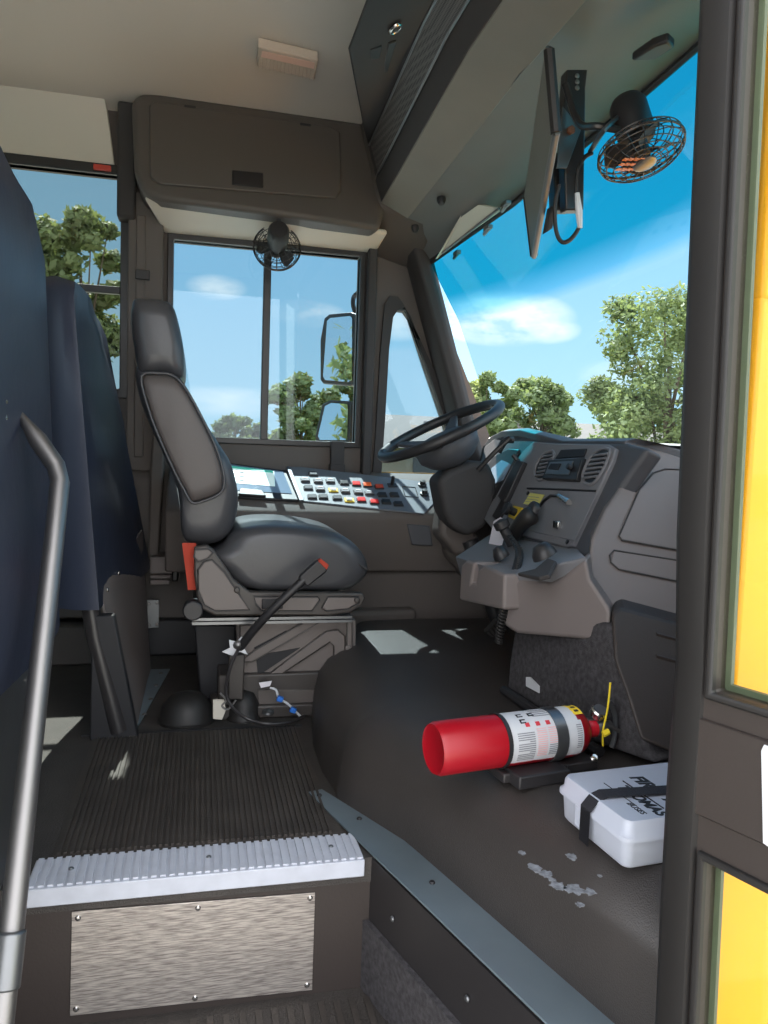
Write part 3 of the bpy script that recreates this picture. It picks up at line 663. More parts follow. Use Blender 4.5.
SM = {'g': 'dash_dark', 'w': 'switch_white', 'd': 'black_trim', 'r': 'switch_red', 'o': 'switch_orange', 'm': 'belt_red', 'y': 'label_yellow', 't': 'black_trim'}
rotc = Matrix((ux, uy, nc)).transposed()
for x, y, k in SW:
    p = at(x, y, pl=pc)+nc*.006
    s_ = MB().box(p+nc*.002, (.036, .028, .005), rotc).build('switch', 'black_trim', cns, bevel=.0015)
    if k == 'y':
        s_.data.materials[0] = MATS['label_yellow']; MB().box(p+nc*.006, (.022, .015, .006), rotc).build('rocker', 'switch_white', s_, bevel=.0015)
    elif k == 't': MB().box(p+nc*.02+uy*.006, (.012, .012, .036), rotc).build('lever', 'black_trim', s_, bevel=.003)
    elif k == 'w': MB().box(p+nc*.006-uy*.003, (.030, .020, .006), rotc).build('rocker', 'dash_grey', s_, bevel=.0015); MB().box(p+nc*.0095+uy*.004, (.018, .006, .002), rotc).build('marking', 'switch_white', s_)
    else: MB().box(p+nc*.006, (.031, .023, .006), rotc @ Matrix.Rotation(.15, 3, 'X')).build('rocker', SM[k], s_, bevel=.002)
for x, y in ((422, 487), (424, 496)):
    p = at(x, y, pl=pc)+nc*.005; MB().lathe([(.017, 0), (.017, .008), (.012, .010), (.010, .022), (0, .023)], p, nc, 18).build('dial', 'black_trim', cns)
q = [at(x, y, pl=pc)+nc*.007 for x, y in [(402, 488), (415, 489), (418, 499), (405, 498)]]; MB().tube(q, .0018, 5, closed=True).build('cover_outline', 'black_trim', cns)
q = [at(x, y, Y=2.713) for x, y in [(407, 524), (430, 526), (433, 546), (412, 545)]]; MB().prism(q, (0, .01, 0)).build('blank_plate', 'dash_dark', cns, bevel=.004)
# tablet
tb = thing('driver_tablet', at(262, 482, pl=pc), 'dark tablet display with a pale lit screen beside the driver seat backrest', 'tablet')
pt = (pc[0]+nc*.012, nc)
q = [at(x, y, pl=pt) for x, y in [(222, 462), (286, 470), (299, 500), (226, 496)]]; MB().prism(q, -nc*.012).build('casing', 'black_trim', tb, bevel=.004)
q = [at(x, y, pl=pt)+nc*.001 for x, y in [(226, 464), (283, 472), (292, 494), (228, 490)]]; MB().prism(q, nc*.001).build('bezel_glass', 'screen_sky_tint', tb)
q = [at(x, y, pl=pt)+nc*.0025 for x, y in [(224, 466), (274, 472), (275, 487), (226, 483)]]; sc = MB().prism(q, nc*.001).build('screen', 'screen_light', tb)
q = [at(x, y, pl=pt)+nc*.004 for x, y in [(224, 466), (273, 472), (273.5, 474), (224, 468)]]; MB().prism(q, nc*.001).build('title_bar', 'screen_mint', sc)
for y in (473, 477, 481):
    q = [at(x, yy, pl=pt)+nc*.004 for x, yy in [(239, y-.8), (244, y-.3), (244, y+.9), (239, y+.4)]]; MB().prism(q, nc*.001).build('menu_line', 'ink_grey', sc)
q = [at(x, y, pl=pt)+nc*.0 for x, y in [(286, 468), (290, 468), (304, 502), (299, 502)]]; MB().prism(q, nc*.008).build('edge_rail', 'grey_steel', tb, bevel=.002)
MB().prism([at(x, y, pl=pt)+nc*.002 for x, y in [(240, 491), (262, 493), (266, 499), (238, 497)]], nc*.012).build('grip', 'black_trim', tb, bevel=.003)

# ------------------------------------------------------------------ steering wheel and column
wc = at(440.5, 430.5, Y=2.50); wn = Vector((-math.sin(R(27)), -.04, math.cos(R(27)))).normalized()
sw = thing('steering_wheel', wc, 'large dark steering wheel with grey hub, tilted, in front of the quarter window', 'steering wheel')
a1 = Vector((0, 1, 0)); a1 = (a1-wn*a1.dot(wn)).normalized(); a2 = wn.cross(a1)
MB().tube([wc+(a1*math.cos(a)+a2*math.sin(a))*.212 for a in [6.2832*k/56 for k in range(56)]], .0175, 12, closed=True).build('rim', 'black_trim', sw, smooth=80)
for k, an_ in enumerate((35, 145, 215, 325)):
    d = a1*math.cos(R(an_))+a2*math.sin(R(an_)); s_ = wn.cross(d)
    MB().hexa([wc+d*.205+s_*.012+wn*.004, wc+d*.205-s_*.012+wn*.004, wc+d*.05-s_*.03-wn*.035, wc+d*.05+s_*.03-wn*.035, wc+d*.205+s_*.012-wn*.008, wc+d*.205-s_*.012-wn*.008, wc+d*.05-s_*.03-wn*.055, wc+d*.05+s_*.03-wn*.055]).build('spoke', 'dash_dark', sw, bevel=.004, seg=3)
MB().lathe([(0, -.012), (.07, -.016), (.10, -.028), (.112, -.045), (.106, -.08), (.078, -.110), (.05, -.125)], wc, wn, 32).build('hub', 'dash_dark', sw, smooth=60)
scm = thing('steering_column', at(467, 535, Y=2.45), 'dark boxy steering column shroud under the steering wheel', 'steering column')
q = [(438, 480), (450, 470), (476, 460), (490, 463), (497, 480), (497, 502), (486, 528), (468, 537), (452, 528), (444, 512)]
MB().prism([at(x, y, Y=2.44) for x, y in q], (0, .13, 0)).build('shroud', 'dark_trim', scm, bevel=.02, seg=4)
q = [(444, 505), (470, 510), (480, 540), (478, 556), (456, 556), (440, 535)]
MB().prism([at(x, y, Y=2.52) for x, y in q], (0, .12, 0)).build('lower_cover', 'wall_taupe', scm, bevel=.02, seg=3)
MB().tube([at(470, 540, Y=2.52), at(505, 640, Y=2.48)], .03, 12).build('shaft', 'black_trim', scm)
MB().tube(smooth_path([at(478, 470, Y=2.40), at(495, 452, Y=2.36), at(510, 438, Y=2.34)]), [.008]*12+[.011], 8).build('stalk', 'black_trim', scm)

# ------------------------------------------------------------------ dashboard
db = thing('dashboard', (1.1, 2.1, .35), 'grey moulded dashboard with round-ended air vents and centre stack below the windshield', 'dashboard')
PS = plane3((1.05, 1.80, .85), (1.05, 2.20, .85), (.93, 2.0, .55)); ns = PS[1] if PS[1].x < 0 else -PS[1]
def ps(lst, off=0): return [at(x, y, pl=PS)+ns*off for x, y in lst]
PG = plane3((1.04, 1.80, .84), (1.40, 1.86, .84), (.80, 1.50, .50))
# padded top and brow
brow = [at(x, y, X=X) for x, y, X in [(478, 468, 1.10), (482, 448, 1.08), (490, 437, 1.06), (502, 431, 1.05), (520, 430, 1.05), (540, 435, 1.05), (562, 441, 1.05), (600, 441, 1.05), (625, 441, 1.05)]]+[at(*q, pl=PG) for q in ((646, 446), (668, 452), (692, 460), (730, 470))]
rings = []
for i, p in enumerate(brow):
    q = Vector((min(1.60, max(1.15, p.x+.32)), p.y+.06 if i < 9 else p.y+.10, min(p.z, .835)))
    rings.append([p, p+Vector((.03, 0, .008)), p.lerp(q, .5)+Vector((0, 0, .0)), q, q-Vector((0, 0, .12)), p+Vector((.06, 0, -.05)), p+Vector((.0, 0, -.022 if i < 9 else -.006))])
MB().loft(rings).build('top_pad', 'dash_dark', db, bevel=.004, smooth=60)
MB().loft([[Vector(p) for p in [(1.30, y, .83), (1.62, y, .84), (1.62, y, .70), (1.30, y, .70)]] for y in (.88, 1.9)]+[[Vector(p) for p in [(1.12, 2.9, .83), (1.25, 2.9, .84), (1.25, 2.9, .70), (1.12, 2.9, .70)]]]).build('top_shelf', 'dash_dark', db)
# dark surround band
MB().prism(ps([(478, 470), (484, 446), (500, 433), (521, 431), (560, 441), (625, 442), (648, 448), (632, 470), (606, 508), (592, 538), (590, 560), (575, 556), (492, 536)], .0), -ns*.05).build('surround', 'dash_dark', db, bevel=.012, seg=4)
# light bezel
bz = [(486, 520), (506, 482), (526, 452), (536, 443), (560, 445), (612, 446), (619, 450), (616, 462), (600, 496), (576, 547), (570, 549), (540, 541), (494, 529)]
MB().prism(ps(bz, .012), -ns*.02).build('bezel', 'dash_grey', db, bevel=.004, seg=3)
# cluster recess with gauges
cl2 = [(488, 472), (496, 458), (512, 450), (522, 451), (512, 474), (498, 500), (488, 504), (484, 494)]
c_ = MB().prism(ps(cl2, .014), -ns*.012).build('instrument_cluster', 'black_trim', db, bevel=.004)
q = [(492, 484), (496, 470), (506, 462), (515, 466), (507, 482), (494, 488)]; MB().prism(ps(q, .018), -ns*.003).build('cluster_lens', 'screen_sky_tint', c_)
q = [(505, 500), (524, 463), (531, 465), (512, 506)]; MB().prism(ps(q, .030), -ns*.02).build('cluster_edge', 'black_trim', db, bevel=.004)
q = [(496, 518), (506, 500), (514, 503), (503, 524)]; MB().prism(ps(q, .016), -ns*.006).build('switch_bank', 'black_trim', db, bevel=.002)
MB().tube(smooth_path([at(498, 452, Y=2.42), at(505, 441, Y=2.41), at(513, 440, Y=2.41)]), .012, 8).build('signal_lever', 'black_trim', db)
MB().tube([at(513, 455, Y=2.35), at(527, 473, Y=2.32)], .008, 8).build('wiper_lever', 'black_trim', db)
# stadium air vents
def vent(pts, slats):
    v_ = MB().tube(ps(smooth_loop([(x, y, 0) for x, y in pts], 3) and [(p.x, p.y) for p in smooth_loop([(x, y, 0) for x, y in pts], 3)], .014), .0045, 8, closed=True).build('air_vent', 'dash_grey', db)
    MB().prism(ps(pts, .013), -ns*.002).build('vent_cavity', 'black_trim', v_)
    (x0, y0), (x1, y1), wd = slats
    for k in range(6):
        t = (k+.5)/6; x = x0+(x1-x0)*t; y = y0+(y1-y0)*t
        a, b = ps([(x-wd, y+1.0), (x+wd, y-1.0)], .017); MB().tube([a, b], .0035, 6).build('slat', 'dash_grey', v_)
vent([(540, 480), (539, 470), (546, 457), (556, 453), (558, 458), (553, 472), (547, 481)], ((554, 456), (545, 479), 5.5))
vent([(588, 484), (588, 474), (596, 458), (606, 451), (614, 452), (613, 460), (606, 475), (597, 486)], ((607, 455), (594, 482), 7.5))
rd = MB().prism(ps([(549, 482), (556, 463), (590, 461), (584, 484)], .026), -ns*.018).build('radio', 'black_trim', db, bevel=.003)
MB().prism(ps([(553, 478), (558, 466), (582, 465), (577, 479)], .029), -ns*.003).build('radio_face', 'grey_steel', rd, bevel=.002)
MB().prism(ps([(557, 473), (560, 468), (570, 468), (567, 474)], .032), -ns*.003).build('radio_window', 'ink_black', rd)
MB().lathe([(.009, 0), (.008, .012), (0, .013)], ps([(580, 472)], .03)[0], ns, 14).build('radio_knob', 'black_trim', rd)
MB().prism(ps([(560, 461), (566, 452), (592, 451), (589, 459)], .018), -ns*.004).build('stack_cubby', 'ink_black', db, bevel=.002)
# lower stack: groove, plates, sticker, knobs
MB().tube(ps([(531, 490), (600, 493)], .013), .003, 6).build('groove', 'ink_black', db)
MB().prism(ps([(529, 500), (538, 491), (602, 494), (579, 543), (512, 528)], .014), -ns*.004).build('lower_plate', 'dash_grey', db, bevel=.002)
MB().tube(ps([(533, 524), (549, 503), (556, 498), (566, 499)], .018), .004, 6).build('plate_trim', 'ink_black', db)
MB().prism(ps([(528, 506), (535, 495), (549, 497), (541, 510)], .017), -ns*.002).build('caution_sticker', 'sticker_yellow', db)
for k in range(4):
    a, b = ps([(533+k*-1.2, 498.5+k*2.6), (544-k*1.0, 500+k*2.6)], .0178); MB().tube([a, b], .0008, 4).build('sticker_line', 'ink_grey', db)
yk = MB().prism(ps([(513, 519), (519, 508), (528, 510), (522, 523)], .020), -ns*.006).build('brake_plate', 'yellow_knob', db, bevel=.002)
MB().lathe([(.012, 0), (.012, .02), (.02, .026), (.02, .038), (0, .040)], ps([(521, 515)], .02)[0], ns, 18).build('brake_knob', 'black_trim', yk)
MB().lathe([(.016, 0), (.016, .02), (0, .021)], ps([(531, 522)], .017)[0], ns, 16).build('light_knob', 'black_trim', db)
a, b = ps([(566, 499), (577, 506)], .025); MB().tube([a, b], [.006, .009], 8).build('power_plug', 'bright_steel', db)
a, b = ps([(561, 529), (566, 526)], .02); MB().box((a+b)/2, (.012, .03, .02)).build('mic_clip', 'bright_steel', db, bevel=.002)
for x, y in ((572, 544), (612, 457), (532, 495)): MB().lathe([(.006, 0), (.006, .003), (0, .003)], ps([(x, y)], .014)[0], ns, 8).build('screw', 'black_trim', db)

# front passenger-side panel
PG = plane3((1.04, 1.80, .84), (1.40, 1.86, .84), (.80, 1.50, .50)); ng = PG[1] if PG[1].y < 0 else -PG[1]
def pg(lst, off=0): return [at(x, y, pl=PG)+ng*off for x, y in lst]
gl_ = [(647, 447), (668, 453), (692, 461), (730, 470), (730, 640), (682, 624), (619, 607), (611, 612), (602, 600), (591, 580), (589, 562), (591, 540), (605, 509), (631, 471)]
MB().prism(pg(gl_), Vector((.085, .16, 0))).build('side_panel', 'dash_taupe', db, bevel=.014, seg=4)
q = [(664, 470), (730, 473), (730, 562), (683, 552), (621, 541), (618, 537), (624, 518), (638, 491), (652, 474)]
MB().prism(pg(q, .004), -ng*.01).build('glovebox_door', 'dash_taupe', db, bevel=.004, seg=3)
q = [(613, 551), (730, 568), (730, 592), (682, 583), (618, 570), (610, 564)]
MB().prism(pg(q, .003), -ng*.01).build('grab_recess', 'dash_taupe', db, bevel=.003, seg=3)
MB().tube(pg([(664, 470), (730, 473)], .004)+pg([(730, 562), (683, 552), (621, 541), (618, 537), (638, 491), (652, 474)], .004), .0022, 5, closed=True).build('door_seam', 'dark_trim', db)
MB().tube(pg([(730, 566), (683, 562), (613, 551), (609, 556), (610, 563), (618, 570), (682, 583), (730, 592)], .003), .0022, 5).build('recess_seam', 'dark_trim', db)
# dark lower cowl on the entrance side of the engine cover
PL = plane3((.84, 1.40, .47), (1.2, 1.42, .47), (.835, 1.20, .21))
q = [at(x, y, pl=PL) for x, y in [(611, 613), (619, 607), (690, 626), (730, 640), (730, 780), (668, 752), (640, 740), (628, 700), (614, 660)]]
MB().prism(q, (.06, .10, 0)).build('lower_cowl', 'cowl_black', db, bevel=.01, seg=3)
for y0, y1 in ((634, 646), (656, 668)):
    a, b = at(656, y0, pl=PL), at(700, y1, pl=PL); MB().tube([a, b], .004, 6).build('cowl_rib', 'brown_black', db)
# lower console under the stack
CB = plane3((.69, 1.76, .4), (.80, 1.52, .4), (.69, 1.76, .6)); CD = plane3((.69, 1.76, .4), (.69, 2.2, .4), (.70, 1.76, .6))
f1 = [at(x, y, pl=CB) for x, y in [(503, 625), (507, 592), (512, 583), (520, 580), (551, 583), (563, 577), (586, 557), (590, 579), (611, 611), (608, 642), (517, 634)]]
MB().prism(f1, (.12, .18, 0)).build('front_bin', 'dash_taupe', db, bevel=.010, seg=4)
f2 = [at(x, y, pl=CD) for x, y in [(459, 600), (461, 565), (467, 560), (474, 562), (470, 584), (476, 584), (478, 570), (484, 565), (504, 574), (503, 610)]]
MB().prism(f2, (.14, 0, 0)).build('driver_bin', 'dash_taupe', db, bevel=.008, seg=4)
# sloping tray joining stack and bins
tr = [at(512, 584, pl=CB), at(586, 558, pl=CB)]
top_l, top_r = ps([(490, 534)], .0)[0], ps([(578, 549)], .0)[0]
q = [at(484, 565, pl=CD), at(507, 577, pl=CB), at(586, 557, pl=CB), top_r, top_l, Vector((.74, 2.16, .50))]
MB().prism(q, (0.03, 0, -.09)).build('console_tray', 'dash_grey', db, bevel=.004)
pq = [at(x, y, Z=.505) for x, y in [(500, 566), (511, 552), (543, 558), (528, 577)]]
pocket = [at(520, 580, pl=CB), at(552, 582, pl=CB), at(562, 575, pl=CB)]
plT = (q[1]+Vector((-.003, 0, .004)), (q[2]-q[1]).cross(q[4]-q[1]))
nT = plT[1].normalized(); nT = nT if nT.z > 0 else -nT
MB().prism([at(x, y, pl=plT)+nT*.006 for x, y in [(518, 575), (536, 571), (549, 560), (557, 563), (550, 577), (540, 580)]], -nT*.01).build('console_pocket', 'dark_trim', db, bevel=.003)
for x, y, r in ((546, 558, .03), (503, 559, .022)):
    p = at(x, y, pl=plT)+nT*.004; MB().lathe([(r, 0), (r*.95, .012), (r*.6, .03), (0, .034)], p, nT, 14).build('shift_boot', 'black_trim', db, smooth=70)
MB().lathe([(.014, 0), (.014, .05), (.022, .055), (.022, .075), (0, .08)], at(512, 545, pl=plT), nT, 14).build('shift_knob', 'black_trim', db)
# lower steering surround at the driver's side
q = [at(x, y, Y=2.70) for x, y in [(440, 515), (492, 520), (494, 575), (470, 582), (446, 556)]]; MB().prism(q, (0, .30, 0)).build('knee_panel', 'wall_taupe', db, bevel=.02, seg=3)
# carpeted engine cover
ec = thing('engine_cover', (.9, 1.7, .21), 'dark grey carpeted engine cover under the centre of the dashboard', 'engine cover')
P0 = plane3((.765, 1.80, .21), (.815, 1.36, .21), (.78, 1.80, .40))
q = [at(x, y, pl=P0) for x, y in [(506, 692), (509, 660), (514, 628), (560, 618), (606, 622), (618, 660), (632, 704), (645, 742), (655, 765), (590, 748), (540, 716)]]
q = [Vector((p.x, p.y, max(p.z, ZP))) for p in q]
MB().prism(q, (.30, .10, 0)).build('cover', 'carpet', ec, bevel=.012, seg=3)
MB().tube([at(504, 690, Z=ZP+.012), at(550, 722, Z=ZP+.012), at(600, 752, Z=ZP+.012)], .012, 8).build('edge_seal', 'black_trim', ec)
q = [at(x, y, pl=P0)+Vector((-.003, 0, 0)) for x, y in [(527, 677), (531, 677), (540, 686), (540, 693), (527, 686)]]; MB().prism(q, (.003, 0, 0)).build('cover_label', 'label_white', ec)
# pedal
pd_ = thing('brake_pedal', at(492, 632, Y=2.35), 'black ribbed brake pedal in the footwell under the dashboard', 'pedal')
q = [at(x, y, Y=2.35) for x, y in [(487, 632), (499, 618), (508, 628), (497, 644)]]; MB().prism(q, (.01, .06, -.01)).build('pad', 'rubber_floor', pd_, bevel=.004)
for k in range(5):
    t_ = (k+.5)/5; a = q[0].lerp(q[1], t_); b = q[3].lerp(q[2], t_); MB().tube([a+Vector((0, -.002, 0)), b+Vector((0, -.002, 0))], .003, 5).build('rib', 'rubber_black', pd_)
MB().tube([at(498, 632, Y=2.38), at(515, 600, Y=2.42)], .01, 8).build('arm', 'black_frame', pd_)

# radio handset with coiled cord, and a paper tag
mc = thing('radio_handset', ps([(541, 533)], .06)[0], 'black radio handset with coiled cord hanging on the centre stack', 'handset')
hp = [ps([p], o)[0] for p, o in [((527, 546), .05), ((535, 540), .065), ((545, 530), .07), ((553, 521), .06)]]
MB().tube(smooth_path(hp, 4), [.012, .018, .020, .021, .021, .021, .022, .023, .024, .026, .027, .024, .012], 14).build('body', 'rubber_black', mc, smooth=80)
p = ps([(551, 518)], .062)[0]; MB().lathe([(.024, -.01), (.024, .006), (.018, .010), (0, .011)], p, ns, 18).build('speaker_head', 'black_trim', mc, smooth=60)
pth = smooth_path([ps([(526, 545)], .05)[0], ps([(524, 538)], .075)[0], at(518, 548, Y=1.86), at(517, 566, Y=1.76), at(510, 585, Y=1.70), at(503, 612, Y=1.70), at(499, 642, Y=1.74)], 30)
coil = []
for i, p in enumerate(pth[::1]):
    for j in range(3):
        a = (i*3+j)/3*2.2; p2 = p.lerp(pth[min(i+1, len(pth)-1)], j/3); r_ = .0085; coil.append(p2+Vector((math.cos(a)*r_, math.sin(a)*r_, math.sin(a)*.003)))
MB().tube(coil, .0028, 5).build('coiled_cord', 'rubber_black', mc, smooth=80)
q = [ps([p], .055)[0] for p in [(504, 552), (509, 528), (516, 524), (524, 529), (517, 556)]]
tag(MB().prism(q, ns*.001).build('paper_tag', 'paper'), 'white paper tag hanging from the knob left of the radio handset', 'tag')

# ------------------------------------------------------------------ driver's seat
st = thing('driver_chair', (.2, 2.5, 0), 'black vinyl driver seat with tall backrest on a grey suspension base', 'seat')
def sil(lst, Y): return [at(x, y, Y=Y) for x, y in lst]
def smoothsil(lst, Y, k=3): return smooth_loop(sil(lst, Y), k)
back = [(135, 365), (160, 368), (176, 374), (200, 413), (222, 448), (232, 465), (239, 495), (236, 522), (226, 540), (208, 547), (190, 546), (181, 533), (177, 490), (152, 432), (138, 395)]
pad(smoothsil(back, 2.27), (0, .43, 0), .06).build('backrest', 'vinyl_black', st, smooth=80)
wing = [(141, 376), (158, 373), (172, 375), (184, 386), (200, 414), (215, 445), (223, 470), (224, 487), (218, 495), (204, 501), (192, 503), (184, 490), (176, 475), (160, 440), (148, 408)]
pad(smoothsil(wing, 2.235), (0, .09, 0), .035).build('side_bolster', 'vinyl_side', st, smooth=80)
far = [p+Vector((0, .385, 0)) for p in smoothsil(wing, 2.235)]
pad(far, (0, .09, 0), .035).build('side_bolster', 'vinyl_side', st, smooth=80)
pth = smoothsil(wing, 2.235); pth = [p+Vector((0, .008, 0)) for p in pth]; 
MB().tube(pth, .004, 6, closed=True).build('piping', 'vinyl_black', st, smooth=80)
hr = [(131, 300), (138, 295), (160, 297), (172, 303), (178, 320), (183, 345), (184, 366), (180, 378), (160, 374), (140, 374), (134, 352), (130, 322)]
pad(smoothsil(hr, 2.27), (0, .40, 0), .05).build('headrest', 'vinyl_black', st, smooth=80)
hr2 = [(172, 318), (182, 328), (186, 350), (186, 374), (184, 386), (176, 380)]
cu = [(206, 558), (222, 548), (236, 532), (262, 526), (300, 527), (338, 534), (360, 548), (371, 567), (366, 582), (346, 592), (310, 594), (265, 594), (240, 588), (224, 574)]
pad(smoothsil(cu, 2.25), (0, .45, 0), .055, steps=5).build('cushion', 'vinyl_black', st, smooth=80)
MB().tube(smooth_path([at(x, y, Y=2.262) for x, y in [(238, 562), (250, 551), (275, 547), (310, 549), (345, 557), (368, 570)]]), .0035, 6).build('seam', 'black_trim', st)
# side shell with its raised moulded fields
fr_ = [(194, 547), (207, 545), (214, 550), (222, 562), (234, 580), (250, 592), (362, 593), (366, 598), (362, 606), (350, 613), (330, 616), (215, 616), (202, 610), (197, 598), (194, 575)]
ss = MB().prism(sil(fr_, 2.225), (0, .03, 0)).build('side_shell', 'seat_frame_black', st, bevel=.006, seg=3)
for q in ([(195, 550), (208, 549), (213, 553), (207, 559), (198, 562), (194, 557)], [(198, 570), (204, 562), (212, 560), (224, 572), (240, 596), (250, 610), (215, 611), (204, 605), (198, 590)], [(254, 597), (318, 597), (320, 600), (312, 611), (262, 611), (256, 604)], [(328, 597), (359, 597), (359, 603), (348, 609), (326, 611), (322, 608)]):
    MB().prism(sil(q, 2.220), (0, .01, 0)).build('shell_field', 'seat_plastic', ss, bevel=.004, seg=3)
    MB().tube(sil(q, 2.221), .0025, 6, closed=True).build('shell_groove', 'black_trim', ss)
MB().prism(sil([(262, 599), (283, 599), (283, 609), (262, 609)], 2.212), (0, .008, 0)).build('slide_switch', 'black_trim', ss, bevel=.002)
for x, y in ((237, 590), (357, 600)): screw(at(x, y, Y=2.219), (0, -1, 0), .009, 'seat_frame_black', ss)
far_shell = [p+Vector((0, .44, 0)) for p in sil(fr_, 2.235)]; MB().prism(far_shell, (0, .03, 0)).build('side_shell', 'seat_frame_black', st, bevel=.006)
MB().tube([at(193, 608, Y=2.24), at(193, 608, Y=2.24)+Vector((0, -.045, 0))], .028, 18).build('recline_knob', 'black_trim', st, bevel=.004)
mb = MB()
for y0, h in ((617, 3), (621, 3)):
    a, b = at(192, y0, Y=2.24), at(352, y0, Y=2.24); mb.box2((a.x, 2.24, a.z-.012), (b.x, 2.70, a.z-.004))
mb.build('slide_rail', 'grey_steel', st)
MB().prism(sil([(236, 623), (356, 620), (356, 682), (240, 684)], 2.30), (0, .38, 0)).build('suspension_box', 'seat_plastic', st, bevel=.004)
fr2 = [(236, 623), (357, 620), (357, 683), (240, 685)]
for q in ([(240, 662), (252, 662), (320, 622), (305, 622), (256, 650)], [(256, 684), (268, 683), (330, 642), (334, 646), (334, 682), (345, 682), (345, 636), (338, 630), (326, 632)], [(347, 622), (352, 622), (352, 682), (347, 682)], [(240, 625), (252, 625), (252, 632), (240, 655)], [(240, 680), (340, 678), (340, 684), (240, 685)]):
    MB().prism(sil(q, 2.285), (0, .018, 0)).build('suspension_rib', 'seat_plastic', st, bevel=.003)
    MB().tube(sil(q, 2.285), .002, 5, closed=True).build('rib_edge', 'seat_frame_black', st)
MB().prism(sil([(254, 648), (286, 631), (298, 636), (262, 655)], 2.295), (0, .01, 0)).build('suspension_shade_plate', 'ink_black', st)  # black plates put in for the shade between the suspension ribs
MB().prism(sil([(256, 656), (300, 648), (258, 676)], 2.295), (0, .01, 0)).build('lower_shade_plate', 'ink_black', st)
screw(at(348, 648, Y=2.285), (0, -1, 0), .010, 'seat_plastic', st)
mb = MB(); a, b = at(218, 690, Y=2.30), at(346, 708, Y=2.30); mb.box2((a.x, 2.28, .035), (b.x+.02, 2.70, .13)); mb.build('pedestal', 'seat_frame_black', st, bevel=.006)
mb = MB(); mb.box2((a.x-.02, 2.26, .0), (b.x+.03, 2.72, .04)); mb.build('base_plate', 'seat_frame_black', st, bevel=.006)
q = sil([(258, 690), (316, 690), (318, 694), (314, 708), (258, 709)], 2.275); MB().prism(q, (0, .01, 0)).build('pedestal_field', 'wall_taupe', st, bevel=.003)
MB().lathe([(.018, 0), (.016, .006), (.008, .008), (0, .014)], at(268, 712, Y=2.255), (0, -.2, 1), 16).build('floor_bolt', 'grey_steel', st)
mb = MB().prism(sil([(194, 625), (236, 625), (236, 700), (200, 700)], 2.40), (0, .25, 0)); mb.build('bellows_back', 'ink_black', st, bevel=.006)
# belt: red webbing, buckle on its stalk
MB().prism(sil([(182, 543), (196, 543), (199, 590), (188, 590)], 2.262), (0, .003, 0)).build('belt_webbing', 'belt_red', st)
stalk = [at(x, y, Y=Y) for x, y, Y in [(240, 648, 2.20), (252, 632, 2.17), (272, 610, 2.14), (296, 587, 2.13), (304, 580, 2.13)]]
MB().tube(smooth_path(stalk), .0125, 10).build('buckle_stalk', 'black_trim', st, smooth=80)
bk = [at(x, y, Y=2.12) for x, y in [(299, 581), (300, 576), (318, 560), (328, 566), (327, 572), (308, 587)]]
bb = MB().prism(bk, (0, .028, 0)).build('buckle', 'black_trim', st, bevel=.005, seg=3)
MB().prism([at(x, y, Y=2.117) for x, y in [(318, 561), (321, 559), (329, 565), (327, 570)]], (0, .024, 0)).build('release_button', 'belt_red', bb, bevel=.002)
sb = MB().prism([at(x, y, Y=2.19) for x, y in [(229, 640), (237, 642), (241, 637), (248, 640), (244, 648), (248, 655), (240, 652), (232, 656), (222, 652), (230, 648)]], (0, .006, 0)).build('stalk_bracket', 'label_white', st, bevel=.001)
MB().lathe([(.014, 0), (.010, .006), (0, .010)], at(238, 645, Y=2.188), (0, -1, 0), 12).build('bracket_bolt', 'steel', sb)
MB().prism(sil([(229, 655), (245, 655), (243, 700), (228, 700)], 2.23), (0, .04, 0)).build('tether_post', 'seat_frame_black', st, bevel=.004)
# cable loops and wires
MB().tube(smooth_path([at(x, y, Y=Y) for x, y, Y in [(238, 650, 2.18), (230, 668, 2.16), (226, 692, 2.16), (233, 708, 2.15), (248, 719, 2.15), (268, 724, 2.13), (290, 722, 2.15), (304, 716, 2.2)]]), .0048, 8).build('tether_cable', 'black_frame', st)
MB().tube(smooth_path([at(x, y, Y=2.2) for x, y in [(220, 693), (226, 700), (222, 706), (228, 709), (236, 700)]]), .003, 6).build('steel_wire', 'steel', st)
wr = MB().tube(smooth_path([at(x, y, Y=2.22) for x, y in [(270, 688), (276, 690), (279, 698), (288, 704), (296, 712), (302, 718)]]), .0035, 6).build('wire', 'label_white', st)
for x, y in ((280, 699), (293, 710)): MB().box(at(x, y, Y=2.21), (.018, .014, .016), Matrix.Rotation(.4, 3, 'Y')).build('wire_connector', 'blue_plastic', wr, bevel=.003)
MB().prism(sil([(259, 683), (272, 681), (270, 686), (261, 688)], 2.24), (0, .004, 0)).build('wire_tab', 'paper', wr)
mb = MB().prism(sil([(213, 700), (224, 700), (226, 710), (222, 720), (213, 719)], 2.20), (0, .01, 0)); mb.build('tie_strap', 'cream_panel', st, bevel=.001)

# floor knobs by the seat (dark rubber boots on the floor)
for x, y, r, lab in ((187, 716, .075, 'black rubber floor boot left of the driver seat base, the left one'), (243, 716, .048, 'black rubber floor boot against the driver seat base, the right one')):
    p = at(x, y, Z=0); p = Vector((p.x, 2.28, 0))
    tag(MB().lathe([(r*1.1, 0), (r*1.1, .008), (r, .012), (r*.95, .045), (r*.6, .075), (0, .085)], p, (0, 0, 1), 24).build('floor_boot', 'rubber_black', smooth=60), lab, 'rubber boot', 'rubber boots on the floor by the driver seat')

